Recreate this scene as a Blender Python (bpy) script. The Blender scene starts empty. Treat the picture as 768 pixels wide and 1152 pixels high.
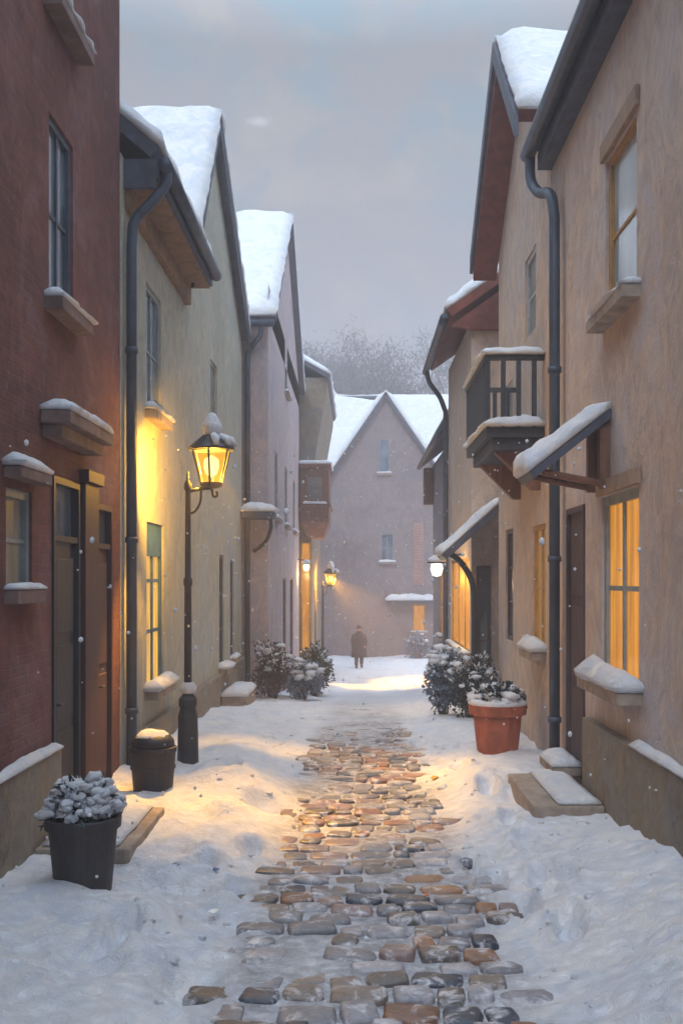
import bpy, bmesh, math, random
from mathutils import Vector, Matrix, noise as mnoise

R = math.radians
random.seed(7)
scene = bpy.context.scene
COL = scene.collection

# ------------------------------------------------------------------ helpers
def S(r, g, b):
    def f(c):
        c /= 255.0
        return c / 12.92 if c <= 0.04045 else ((c + 0.055) / 1.055) ** 2.4
    return (f(r), f(g), f(b), 1.0)

def V(*a):
    return Vector(a)

def nz(x, y, z=0.0):
    return mnoise.noise(Vector((x, y, z)))

def smooth(a, b, x):
    t = max(0.0, min(1.0, (x - a) / (b - a)))
    return t * t * (3 - 2 * t)

def wloc(o):
    p = Vector((0, 0, 0))
    while o is not None:
        p = p + o.location
        o = o.parent
    return p

def tag(o, label=None, cat=None, group=None, kind=None):
    if label: o['label'] = label
    if cat: o['category'] = cat
    if group: o['group'] = group
    if kind: o['kind'] = kind
    return o

def empty(name, loc, label, cat, group=None):
    o = bpy.data.objects.new(name, None)
    o.empty_display_size = 0.2
    o.location = loc
    COL.objects.link(o)
    return tag(o, label, cat, group)

def build(name, bm, mats, parent=None, loc=None, smooth_shade=False, recalc=True):
    """bm holds world coordinates; the object's own origin is its parent's or loc."""
    if recalc:
        bmesh.ops.recalc_face_normals(bm, faces=bm.faces)
    off = wloc(parent) if parent is not None else (Vector(loc) if loc is not None else Vector((0, 0, 0)))
    if off.length > 0:
        bmesh.ops.translate(bm, verts=bm.verts, vec=-off)
    me = bpy.data.meshes.new(name)
    bm.to_mesh(me)
    bm.free()
    if not isinstance(mats, (list, tuple)):
        mats = [mats]
    for m in mats:
        me.materials.append(m)
    if smooth_shade:
        for p in me.polygons:
            p.use_smooth = True
    o = bpy.data.objects.new(name, me)
    if parent is None and loc is not None:
        o.location = loc
    COL.objects.link(o)
    if parent is not None:
        o.parent = parent
    return o

def copy_tree(o, parent=None):
    c = o.copy()
    COL.objects.link(c)
    c.parent = parent
    for ch in list(o.children):
        copy_tree(ch, c)
    return c

class Frame:
    """u along the wall, v up, w outward."""
    def __init__(s, o, u, w):
        s.o, s.u, s.w = Vector(o), Vector(u), Vector(w)
    def P(s, u, v, w=0.0):
        return s.o + s.u * u + s.w * w + Vector((0, 0, v))

def left_wall(x):  return Frame((x, 0, 0), (0, 1, 0), (1, 0, 0))
def right_wall(x): return Frame((x, 0, 0), (0, 1, 0), (-1, 0, 0))
def end_wall(y):   return Frame((0, y, 0), (1, 0, 0), (0, -1, 0))

def hexa(bm, pts, bev=0.0):
    vs = [bm.verts.new(p) for p in pts]
    fs = [(0, 1, 2, 3), (4, 5, 6, 7), (0, 1, 5, 4), (1, 2, 6, 5), (2, 3, 7, 6), (3, 0, 4, 7)]
    faces = [bm.faces.new([vs[i] for i in f]) for f in fs]
    if bev > 0:
        edges = list({e for f in faces for e in f.edges})
        bmesh.ops.bevel(bm, geom=edges, offset=bev, segments=2, affect='EDGES', profile=0.6)

def fbox(bm, F, u0, u1, v0, v1, w0, w1, bev=0.0):
    P = F.P
    hexa(bm, [P(u0, v0, w0), P(u1, v0, w0), P(u1, v0, w1), P(u0, v0, w1),
              P(u0, v1, w0), P(u1, v1, w0), P(u1, v1, w1), P(u0, v1, w1)], bev)

WORLD = Frame((0, 0, 0), (1, 0, 0), (0, 1, 0))
def box(bm, x0, x1, y0, y1, z0, z1, bev=0.0):
    fbox(bm, WORLD, x0, x1, z0, z1, y0, y1, bev)

def tube(bm, pts, r, n=8, caps=True):
    pts = [Vector(p) for p in pts]
    rs = r if isinstance(r, (list, tuple)) else [r] * len(pts)
    rings = []
    ref = None
    for i, p in enumerate(pts):
        d = (pts[min(i + 1, len(pts) - 1)] - pts[max(i - 1, 0)])
        if d.length < 1e-6: d = Vector((0, 0, 1))
        d.normalize()
        if ref is None:
            ref = d.orthogonal()
        a = (ref - d * ref.dot(d))
        if a.length < 1e-4: a = d.orthogonal()
        a.normalize(); ref = a
        b = d.cross(a)
        rings.append([bm.verts.new(p + (a * math.cos(2 * math.pi * k / n) + b * math.sin(2 * math.pi * k / n)) * rs[i]) for k in range(n)])
    for i in range(len(rings) - 1):
        for k in range(n):
            bm.faces.new((rings[i][k], rings[i][(k + 1) % n], rings[i + 1][(k + 1) % n], rings[i + 1][k]))
    if caps:
        bm.faces.new(rings[0][::-1]); bm.faces.new(rings[-1])

def curve_pts(ctrl, k=6):
    c = [Vector(p) for p in ctrl]
    c = [c[0] * 2 - c[1]] + c + [c[-1] * 2 - c[-2]]
    out = []
    for i in range(1, len(c) - 2):
        for j in range(k):
            t = j / k
            p0, p1, p2, p3 = c[i - 1], c[i], c[i + 1], c[i + 2]
            out.append(0.5 * ((2 * p1) + (p2 - p0) * t + (2 * p0 - 5 * p1 + 4 * p2 - p3) * t * t + (3 * p1 - p0 - 3 * p2 + p3) * t ** 3))
    out.append(c[-2])
    return out

def lathe(bm, prof, c, n=20, sx=1.0, sy=1.0, rot=0.0):
    c = Vector(c)
    rings = []
    for r, z in prof:
        if r < 1e-5:
            rings.append([bm.verts.new(c + Vector((0, 0, z)))])
        else:
            rings.append([bm.verts.new(c + Vector((r * sx * math.cos(rot + 2 * math.pi * k / n), r * sy * math.sin(rot + 2 * math.pi * k / n), z))) for k in range(n)])
    for a, b in zip(rings, rings[1:]):
        for k in range(n):
            k2 = (k + 1) % n
            if len(a) == 1 and len(b) == 1: continue
            if len(a) == 1: bm.faces.new((a[0], b[k2], b[k]))
            elif len(b) == 1: bm.faces.new((a[k], a[k2], b[0]))
            else: bm.faces.new((a[k], a[k2], b[k2], b[k]))
    if len(rings[0]) > 1: bm.faces.new(rings[0][::-1])
    if len(rings[-1]) > 1: bm.faces.new(rings[-1])

def snow_slab(bm, q, thick, cell=0.08, seed=0.0, up=None, rag=0.35, amp=0.25):
    """A soft blanket of snow on the quad q (4 corners in order)."""
    a, b, c, d = [Vector(p) for p in q]
    lu = max((b - a).length, (c - d).length); lv = max((d - a).length, (c - b).length)
    nu = max(3, min(90, int(lu / cell))); nv = max(3, min(60, int(lv / cell)))
    U = up if up is not None else Vector((0, 0, 1))
    du = (b - a).normalized(); dv = (d - a).normalized()
    top = []; bot = []
    for i in range(nu + 1):
        rt = []; rb = []
        for j in range(nv + 1):
            s = i / nu; t = j / nv
            p = (a * (1 - s) + b * s) * (1 - t) + (d * (1 - s) + c * s) * t
            e = min(s * lu, (1 - s) * lu, t * lv, (1 - t) * lv)
            k = min(1.0, e / (thick * 1.1))
            h = thick * (0.30 + 0.70 * math.sqrt(max(0.0, 1 - (1 - k) ** 2)))
            n1 = mnoise.noise(Vector((p.x * 1.7 + seed, p.y * 1.7, p.z * 1.7)))
            n2 = mnoise.noise(Vector((p.x * 6 + seed * 3, p.y * 6, p.z * 6)))
            h *= 1 + amp * n1 + amp * 0.6 * n2
            o = Vector((0, 0, 0))
            rr = rag * thick
            if i == 0: o -= du * rr * (0.5 + n2)
            if i == nu: o += du * rr * (0.5 + n2)
            if j == 0: o -= dv * rr * (0.5 + n2)
            if j == nv: o += dv * rr * (0.5 + n2)
            rt.append(bm.verts.new(p + o + U * h))
            rb.append(bm.verts.new(p + o * 0.4 + U * 0.003) if i in (0, nu) or j in (0, nv) else None)
        top.append(rt); bot.append(rb)
    for i in range(nu):
        for j in range(nv):
            bm.faces.new((top[i][j], top[i + 1][j], top[i + 1][j + 1], top[i][j + 1]))
    ring = [(i, 0) for i in range(nu)] + [(nu, j) for j in range(nv)] + [(i, nv) for i in range(nu, 0, -1)] + [(0, j) for j in range(nv, 0, -1)]
    for k in range(len(ring)):
        i, j = ring[k]; i2, j2 = ring[(k + 1) % len(ring)]
        bm.faces.new((bot[i][j], bot[i2][j2], top[i2][j2], top[i][j]))
    bm.faces.new([bot[i][j] for i, j in ring][::-1])

# ------------------------------------------------------------------ materials
def new_mat(name):
    m = bpy.data.materials.new(name)
    m.use_nodes = True
    nt = m.node_tree
    nt.nodes.clear()
    out = nt.nodes.new('ShaderNodeOutputMaterial')
    b = nt.nodes.new('ShaderNodeBsdfPrincipled')
    nt.links.new(b.outputs[0], out.inputs[0])
    return m, nt, b, out

def node(nt, t, **k):
    n = nt.nodes.new(t)
    for a, v in k.items():
        setattr(n, a, v)
    return n

def ramp(nt, fac, stops):
    r = node(nt, 'ShaderNodeValToRGB')
    el = r.color_ramp.elements
    while len(el) < len(stops): el.new(0.5)
    for e, (p, c) in zip(el, stops):
        e.position = p; e.color = c
    nt.links.new(fac, r.inputs[0])
    return r.outputs[0]

def mixc(nt, fac, a, b, mode='MIX'):
    m = node(nt, 'ShaderNodeMix', data_type='RGBA', blend_type=mode)
    for sock, v in ((m.inputs[0], fac), (m.inputs[6], a), (m.inputs[7], b)):
        if hasattr(v, 'links'): nt.links.new(v, sock)
        else: sock.default_value = v
    return m.outputs[2]

def noise_n(nt, coord, scale, detail=4.0, rough=0.55, sc=(1, 1, 1), dist=0.0):
    mp = node(nt, 'ShaderNodeMapping')
    mp.inputs['Scale'].default_value = sc
    nt.links.new(coord, mp.inputs[0])
    n = node(nt, 'ShaderNodeTexNoise')
    n.inputs['Scale'].default_value = scale
    n.inputs['Detail'].default_value = detail
    n.inputs['Roughness'].default_value = rough
    n.inputs['Distortion'].default_value = dist
    nt.links.new(mp.outputs[0], n.inputs[0])
    return n.outputs[0]

def bump(nt, b, h, strength, dist=0.02, prev=None):
    bp = node(nt, 'ShaderNodeBump')
    bp.inputs['Strength'].default_value = strength
    bp.inputs['Distance'].default_value = dist
    nt.links.new(h, bp.inputs['Height'])
    if prev is not None: nt.links.new(prev, bp.inputs['Normal'])
    nt.links.new(bp.outputs[0], b.inputs['Normal'])
    return bp.outputs[0]

def plaster(name, c1, c2, c3, rough=0.9, streak=(2.3, 2.3, 1.7), bstr=0.6, brick=False):
    """Weathered limewash: broad patches of three tints, vertical brushed streaks, trowel ridges."""
    m, nt, b, out = new_mat(name)
    tc = node(nt, 'ShaderNodeTexCoord').outputs['Object']
    n1 = noise_n(nt, tc, 0.55, 5, 0.6, dist=0.6)
    n2 = noise_n(nt, tc, 1.0, 6, 0.7, sc=streak, dist=2.4)
    n3 = noise_n(nt, tc, 2.0, 8, 0.72, sc=(1, 1, 0.7), dist=0.8)
    col = ramp(nt, n1, [(0.34, c1), (0.52, c2), (0.68, c3)])
    dark = mixc(nt, 1.0, col, (0.80, 0.80, 0.84, 1), 'MULTIPLY')
    lite = mixc(nt, 1.0, col, (1.16, 1.13, 1.08, 1), 'MULTIPLY')
    f2 = ramp(nt, n2, [(0.36, (0, 0, 0, 1)), (0.66, (1, 1, 1, 1))])
    c = mixc(nt, f2, dark, lite)
    f3 = ramp(nt, n3, [(0.53, (0, 0, 0, 1)), (0.62, (0.7, 0.7, 0.7, 1))])
    c = mixc(nt, f3, c, mixc(nt, 1.0, c3, (0.94, 0.95, 1.0, 1), 'MULTIPLY'))
    vo = node(nt, 'ShaderNodeTexVoronoi', feature='DISTANCE_TO_EDGE'); vo.inputs['Scale'].default_value = 0.55
    wv = node(nt, 'ShaderNodeTexNoise'); wv.inputs['Scale'].default_value = 3.0; wv.inputs['Detail'].default_value = 6
    nt.links.new(tc, wv.inputs[0])
    va_ = node(nt, 'ShaderNodeVectorMath', operation='MULTIPLY_ADD'); nt.links.new(wv.outputs['Color'], va_.inputs[0]); va_.inputs[1].default_value = (0.9, 0.9, 0.9); nt.links.new(tc, va_.inputs[2])
    nt.links.new(va_.outputs[0], vo.inputs['Vector'])
    ck = ramp(nt, vo.outputs['Distance'], [(0.0, (1, 1, 1, 1)), (0.007, (0, 0, 0, 1))])
    mk = ramp(nt, noise_n(nt, tc, 0.9, 3), [(0.50, (0, 0, 0, 1)), (0.60, (0.55, 0.55, 0.55, 1))])
    ckm = mixc(nt, 1.0, ck, mk, 'MULTIPLY')
    c = mixc(nt, ckm, c, mixc(nt, 1.0, c, (0.45, 0.43, 0.42, 1), 'MULTIPLY'))
    sn = ramp(nt, noise_n(nt, tc, 2.2, 8, 0.75, sc=(2.2, 2.2, 0.55), dist=0.3), [(0.56, (0, 0, 0, 1)), (0.68, (0.7, 0.7, 0.7, 1))])
    c = mixc(nt, sn, c, mixc(nt, 1.0, c, (0.76, 0.74, 0.75, 1), 'MULTIPLY'))
    h = noise_n(nt, tc, 7, 6, 0.68, sc=(1.0, 1.0, 0.9), dist=1.6)
    bp = bump(nt, b, h, bstr, 0.03)
    h2 = noise_n(nt, tc, 55, 4, 0.6, sc=(1, 1, 0.6))
    bp = bump(nt, b, h2, bstr * 0.6, 0.01, bp)
    if brick:
        sp = node(nt, 'ShaderNodeSeparateXYZ'); nt.links.new(tc, sp.inputs[0])
        cb = node(nt, 'ShaderNodeCombineXYZ')
        ad = node(nt, 'ShaderNodeMath', operation='ADD'); nt.links.new(sp.outputs[0], ad.inputs[0]); nt.links.new(sp.outputs[1], ad.inputs[1])
        nt.links.new(ad.outputs[0], cb.inputs[0]); nt.links.new(sp.outputs[2], cb.inputs[1])
        dn = noise_n(nt, tc, 6, 2)
        va = node(nt, 'ShaderNodeVectorMath', operation='MULTIPLY_ADD')
        cc = node(nt, 'ShaderNodeCombineXYZ'); nt.links.new(dn, cc.inputs[0]); nt.links.new(dn, cc.inputs[1])
        nt.links.new(cc.outputs[0], va.inputs[0]); va.inputs[1].default_value = (0.03, 0.03, 0); nt.links.new(cb.outputs[0], va.inputs[2])
        bt = node(nt, 'ShaderNodeTexBrick')
        bt.inputs['Scale'].default_value = 1.0
        bt.inputs['Brick Width'].default_value = 0.24; bt.inputs['Row Height'].default_value = 0.075
        bt.inputs['Mortar Size'].default_value = 0.009; bt.inputs['Mortar Smooth'].default_value = 0.5
        bt.inputs['Color1'].default_value = (1.12, 1.08, 1.06, 1); bt.inputs['Color2'].default_value = (0.84, 0.86, 0.9, 1)
        bt.inputs['Mortar'].default_value = (1.05, 1.15, 1.2, 1)
        nt.links.new(va.outputs[0], bt.inputs[0])
        c = mixc(nt, 0.75, c, mixc(nt, 1.0, c, bt.outputs[0], 'MULTIPLY'))
        inv = node(nt, 'ShaderNodeMath', operation='SUBTRACT'); inv.inputs[0].default_value = 1.0
        nt.links.new(bt.outputs['Fac'], inv.inputs[1])
        bp = bump(nt, b, inv.outputs[0], 0.35, 0.012, bp)
    nt.links.new(c, b.inputs['Base Color'])
    b.inputs['Roughness'].default_value = rough
    b.inputs['Specular IOR Level'].default_value = 0.2
    return m

def simple(name, c, rough=0.6, metal=0.0, var=0.35, scale=6.0, sc=(1, 1, 1), bstr=0.2, c2=None):
    m, nt, b, out = new_mat(name)
    tc = node(nt, 'ShaderNodeTexCoord').outputs['Object']
    n = noise_n(nt, tc, scale, 5, 0.6, sc=sc, dist=0.7)
    lo = tuple(x * (1 - var) for x in c[:3]) + (1,)
    hi = c2 if c2 else tuple(min(1, x * (1 + var)) for x in c[:3]) + (1,)
    col = ramp(nt, n, [(0.32, lo), (0.68, hi)])
    nt.links.new(col, b.inputs['Base Color'])
    b.inputs['Roughness'].default_value = rough
    b.inputs['Metallic'].default_value = metal
    h = noise_n(nt, tc, scale * 5, 4, 0.6, sc=sc)
    bump(nt, b, h, bstr, 0.01)
    return m

def snow_mat(name, ground=False):
    m, nt, b, out = new_mat(name)
    tc = node(nt, 'ShaderNodeTexCoord').outputs['Object']
    n = noise_n(nt, tc, 2.2, 6, 0.65, dist=2.0)
    col = ramp(nt, n, [(0.3, (0.62, 0.67, 0.77, 1)), (0.5, (0.74, 0.76, 0.81, 1)), (0.7, (0.84, 0.82, 0.81, 1))])
    if ground:
        col = mixc(nt, 1.0, col, (1.10, 1.10, 1.11, 1), 'MULTIPLY')
        n4 = noise_n(nt, tc, 2.4, 6, 0.7, sc=(1, 0.7, 1), dist=1.2)
        f = ramp(nt, n4, [(0.56, (0, 0, 0, 1)), (0.74, (0.5, 0.5, 0.5, 1))])
        col = mixc(nt, f, col, (0.62, 0.61, 0.64, 1))
        at = node(nt, 'ShaderNodeAttribute'); at.attribute_name = 'slush'
        n5 = noise_n(nt, tc, 11, 6, 0.7, dist=0.5)
        sc_ = ramp(nt, n5, [(0.38, (0.26, 0.25, 0.26, 1)), (0.52, (0.46, 0.46, 0.50, 1)), (0.64, (0.70, 0.71, 0.76, 1))])
        col = mixc(nt, at.outputs['Fac'], col, sc_)
    nt.links.new(col, b.inputs['Base Color'])
    b.inputs['Roughness'].default_value = 0.75
    b.inputs['Specular IOR Level'].default_value = 0.25
    h = noise_n(nt, tc, 9, 7, 0.72, sc=(1, 1.15, 1), dist=0.6)
    bp = bump(nt, b, h, 0.9 if ground else 0.8, 0.06)
    h2 = noise_n(nt, tc, 70, 5, 0.75, dist=0.3)
    bump(nt, b, h2, 0.55, 0.014, bp)
    return m

def glass_dark(name, c1, c2, rough=0.12):
    m, nt, b, out = new_mat(name)
    tc = node(nt, 'ShaderNodeTexCoord').outputs['Object']
    n = noise_n(nt, tc, 1.2, 3, 0.5, sc=(1, 2.2, 0.7), dist=0.5)
    nt.links.new(ramp(nt, n, [(0.35, c1), (0.65, c2)]), b.inputs['Base Color'])
    b.inputs['Roughness'].default_value = rough
    h = noise_n(nt, tc, 4, 2)
    bump(nt, b, h, 0.08, 0.02)
    return m

def glass_lit(name, c1, c2, strength, sc=(4.5, 4.5, 0.35)):
    """A lamp-lit blind behind the pane: it gives off the light."""
    m, nt, b, out = new_mat(name)
    tc = node(nt, 'ShaderNodeTexCoord').outputs['Object']
    n = noise_n(nt, tc, 2.6, 5, 0.65, sc=sc, dist=0.6)
    col = ramp(nt, n, [(0.36, c1), (0.62, c2)])
    nt.links.new(col, b.inputs['Emission Color'])
    b.inputs['Emission Strength'].default_value = strength
    b.inputs['Base Color'].default_value = (0.10, 0.05, 0.012, 1)
    b.inputs['Roughness'].default_value = 0.25
    return m

M = {}
M['brick'] = plaster('red_brown_brick', S(98, 66, 62), S(112, 74, 68), S(122, 92, 92), brick=True)
M['olive'] = plaster('olive_limewash', S(160, 160, 148), S(172, 170, 156), S(164, 168, 168))
M['mauve'] = plaster('mauve_limewash', S(168, 156, 162), S(184, 170, 172), S(164, 160, 170))
M['umber'] = plaster('umber_limewash', S(128, 120, 108), S(140, 130, 116), S(132, 130, 128))
M['tan'] = plaster('tan_limewash', S(190, 168, 152), S(194, 179, 169), S(188, 182, 184))
M['ochre'] = plaster('ochre_limewash', S(190, 166, 147), S(194, 175, 160), S(188, 178, 176))
M['bluegrey'] = plaster('blue_grey_limewash', S(124, 132, 148), S(136, 142, 154), S(142, 140, 148))
M['dusk'] = plaster('dusky_rose_limewash', S(130, 120, 126), S(142, 130, 132), S(130, 128, 136))
M['plinth'] = plaster('plinth_stone', S(126, 116, 104), S(142, 130, 114), S(134, 134, 130), streak=(3, 3, 3))
M['stone'] = simple('step_stone', S(150, 136, 124), 0.85, var=0.3, scale=5, bstr=0.5)
M['stone_dark'] = simple('hood_stone', S(112, 92, 88), 0.85, var=0.3, scale=5, bstr=0.5)
M['snow'] = snow_mat('snow_soft')
M['snow_ground'] = snow_mat('snow_trodden', True)
M['slate'] = simple('slate_roof', S(74, 78, 92), 0.7, var=0.35, scale=7, bstr=0.4)
M['redroof'] = simple('red_brown_boards', S(112, 58, 46), 0.8, var=0.3, scale=5, sc=(1, 1, 1), bstr=0.3)
M['soffit'] = simple('brown_soffit', S(128, 98, 68), 0.8, var=0.3, scale=5, bstr=0.3)
M['lintel'] = simple('worn_lintel_stone', S(150, 126, 108), 0.85, var=0.25, scale=5, bstr=0.4)
M['fascia'] = simple('blue_black_fascia', S(66, 72, 88), 0.6, var=0.35, scale=5)
M['iron'] = simple('painted_iron', S(50, 54, 62), 0.5, 0.2, var=0.35, scale=9, bstr=0.25)
M['pipe'] = simple('zinc_pipe', S(66, 76, 92), 0.5, 0.3, var=0.35, scale=5, sc=(1, 1, 0.4), bstr=0.2)
M['navy'] = simple('navy_paint', S(25, 31, 45), 0.55, var=0.35, scale=4, sc=(3, 3, 0.6))
M['maroon'] = simple('maroon_paint', S(56, 29, 33), 0.6, var=0.3, scale=4, sc=(3, 3, 0.6))
M['darkbrown'] = simple('dark_brown_paint', S(74, 58, 60), 0.6, var=0.3, scale=4, sc=(3, 3, 0.6))
M['frame_grey'] = simple('grey_blue_paint', S(128, 136, 140), 0.6, var=0.25, scale=5)
M['frame_dark'] = simple('dark_slate_paint', S(60, 70, 86), 0.6, var=0.3, scale=5)
M['frame_blue'] = simple('faded_blue_paint', S(58, 92, 128), 0.6, var=0.3, scale=5)
M['frame_ochre'] = simple('ochre_paint', S(166, 124, 66), 0.6, var=0.25, scale=5)
M['frame_pale'] = simple('pale_paint', S(170, 172, 176), 0.6, var=0.2, scale=5)
M['wood'] = simple('brown_wood', S(112, 76, 58), 0.7, var=0.35, scale=4, sc=(3, 3, 0.7), bstr=0.4)
M['glass'] = glass_dark('dull_pane', S(60, 70, 84), S(112, 122, 132))
M['glass_pale'] = glass_dark('pale_pane', S(130, 142, 148), S(168, 176, 178))
M['glass_blue'] = glass_dark('blue_pane', S(70, 88, 110), S(120, 136, 150))
M['glass_olive'] = glass_dark('olive_pane', S(88, 88, 84), S(122, 122, 116), 0.45)
M['lit'] = glass_lit('lit_blind', (0.50, 0.17, 0.006, 1), (0.88, 0.36, 0.022, 1), 0.72)
M['lit_soft'] = glass_lit('lit_curtain', (0.45, 0.24, 0.06, 1), (1.0, 0.56, 0.07, 1), 0.85, sc=(1, 3.5, 0.4))
M['lit_dim'] = glass_lit('dim_blind', (0.26, 0.13, 0.03, 1), (0.36, 0.19, 0.04, 1), 0.55)
M['lit_pale'] = glass_lit('lit_glow', (1.0, 0.50, 0.07, 1), (1.0, 0.62, 0.12, 1), 0.8)
M['potdark'] = simple('charcoal_pot', S(54, 50, 52), 0.6, var=0.35, scale=6, sc=(2, 2, 0.6), bstr=0.3)
M['terracotta'] = simple('terracotta', S(150, 80, 56), 0.75, var=0.3, scale=5, sc=(1.5, 1.5, 0.8), bstr=0.3)
M['leafdark'] = simple('leaf_dark', (0.030, 0.045, 0.050, 1), 0.6, var=0.5, scale=9)
M['leafmauve'] = simple('leaf_mauve', (0.085, 0.065, 0.080, 1), 0.7, var=0.5, scale=9)
M['leafgreen'] = simple('leaf_green', (0.055, 0.070, 0.045, 1), 0.6, var=0.5, scale=9)
M['leafblue'] = simple('leaf_blue', (0.13, 0.19, 0.27, 1), 0.6, var=0.5, scale=9)
M['bark'] = simple('bark', (0.055, 0.045, 0.042, 1), 0.9, var=0.4, scale=12, bstr=0.5)
M['twig'] = simple('twig', (0.035, 0.032, 0.040, 1), 0.9, var=0.3, scale=3)
M['coat'] = simple('dark_coat', (0.030, 0.032, 0.045, 1), 0.9, var=0.3, scale=8)
M['trouser'] = simple('dark_trousers', (0.022, 0.024, 0.032, 1), 0.9, var=0.3, scale=8)
M['skin'] = simple('skin', (0.42, 0.24, 0.17, 1), 0.6, var=0.1, scale=8)
M['pinkpaint'] = simple('pink_shutter_paint', S(158, 126, 122), 0.7, var=0.2, scale=3)
M['leaf_orange'] = simple('orange_leaf', (0.75, 0.30, 0.03, 1), 0.6, var=0.2, scale=20)
M['paper_white'] = simple('white_paper', (0.85, 0.83, 0.80, 1), 0.7, var=0.08, scale=20)
M['paper_blue'] = simple('blue_paper', (0.02, 0.11, 0.32, 1), 0.5, var=0.2, scale=20)
M['paper_red'] = simple('orange_red_scrap', (0.70, 0.15, 0.06, 1), 0.5, var=0.2, scale=20)

# lantern glass: lets its lamp shine through and glows
m, nt, b, out = new_mat('lantern_glass')
tr = node(nt, 'ShaderNodeBsdfTransparent'); tr.inputs[0].default_value = (0.9, 0.72, 0.4, 1)
em = node(nt, 'ShaderNodeEmission'); em.inputs[0].default_value = (1.0, 0.50, 0.05, 1); em.inputs[1].default_value = 1.3
ad = node(nt, 'ShaderNodeMixShader'); ad.inputs[0].default_value = 0.40
nt.links.new(tr.outputs[0], ad.inputs[1]); nt.links.new(em.outputs[0], ad.inputs[2]); nt.links.new(ad.outputs[0], out.inputs[0])
nt.nodes.remove(b); M['lantern_glass'] = m
m, nt, b, out = new_mat('lamp_mantle')
em = node(nt, 'ShaderNodeEmission'); em.inputs[0].default_value = (1.0, 0.82, 0.45, 1); em.inputs[1].default_value = 5.0
tr = node(nt, 'ShaderNodeBsdfTransparent'); mx = node(nt, 'ShaderNodeMixShader'); mx.inputs[0].default_value = 0.45
nt.links.new(tr.outputs[0], mx.inputs[1]); nt.links.new(em.outputs[0], mx.inputs[2])
nt.links.new(mx.outputs[0], out.inputs[0]); nt.nodes.remove(b); M['mantle'] = m
m, nt, b, out = new_mat('lamp_mantle_white')
em = node(nt, 'ShaderNodeEmission'); em.inputs[0].default_value = (1.0, 0.93, 0.78, 1); em.inputs[1].default_value = 1.6
nt.links.new(em.outputs[0], out.inputs[0]); nt.nodes.remove(b); M['mantle_white'] = m

# cobble stones: one tint per stone stored on the mesh
m, nt, b, out = new_mat('cobble_stone')
at = node(nt, 'ShaderNodeAttribute'); at.attribute_name = 'tint'
tc = node(nt, 'ShaderNodeTexCoord').outputs['Object']
n = noise_n(nt, tc, 14, 5, 0.65, dist=0.8)
f = ramp(nt, n, [(0.3, (0.62, 0.64, 0.70, 1)), (0.7, (1.3, 1.25, 1.2, 1))])
c = mixc(nt, 1.0, at.outputs['Color'], f, 'MULTIPLY')
n2 = noise_n(nt, tc, 7, 5, 0.7, dist=0.5)
fs = ramp(nt, n2, [(0.52, (0, 0, 0, 1)), (0.66, (0.85, 0.85, 0.85, 1))])
c = mixc(nt, fs, c, (0.66, 0.67, 0.73, 1))
nt.links.new(c, b.inputs['Base Color'])
b.inputs['Roughness'].default_value = 0.34
h = noise_n(nt, tc, 22, 6, 0.65)
bump(nt, b, h, 0.5, 0.012)
M['cobble'] = m

# ------------------------------------------------------------------ ground
def g(y):
    z = -1.75 * smooth(12.0, 40.0, y)
    if y > 58: z += 9.0 * smooth(58, 100, y)
    return z

def zone(y):
    xl = -0.74 + 0.02 * (y - 5)
    xr = 1.02 - 0.045 * max(0, min(6, y - 5))
    return xl, xr

# footprints and scuffs: (x, y, rx, ry, depth)
def gp(px, py, y=None):
    Y = 2.2 * 1150 / (py - 650)
    return ((px - 400) * Y / 1150, Y)
prints = []
for px, py in ((548, 904), (546, 932), (592, 968), (529, 978), (611, 1006), (556, 1000), (508, 846), (485, 862), (300, 835), (262, 893), (575, 946), (636, 1015), (590, 1030), (640, 1062), (517, 880), (470, 838), (296, 868), (255, 930), (285, 965), (230, 985), (262, 1010), (140, 1075)):
    x, y = gp(px, py); prints.append((x, y, 0.085, 0.19, 0.15))
for px, py, rx in ((180, 1022, 0.30), (235, 1045, 0.22), (95, 1110, 0.2), (215, 1112, 0.16), (300, 915, 0.2)):
    x, y = gp(px, py); prints.append((x, y, rx, 0.28, 0.10))

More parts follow.
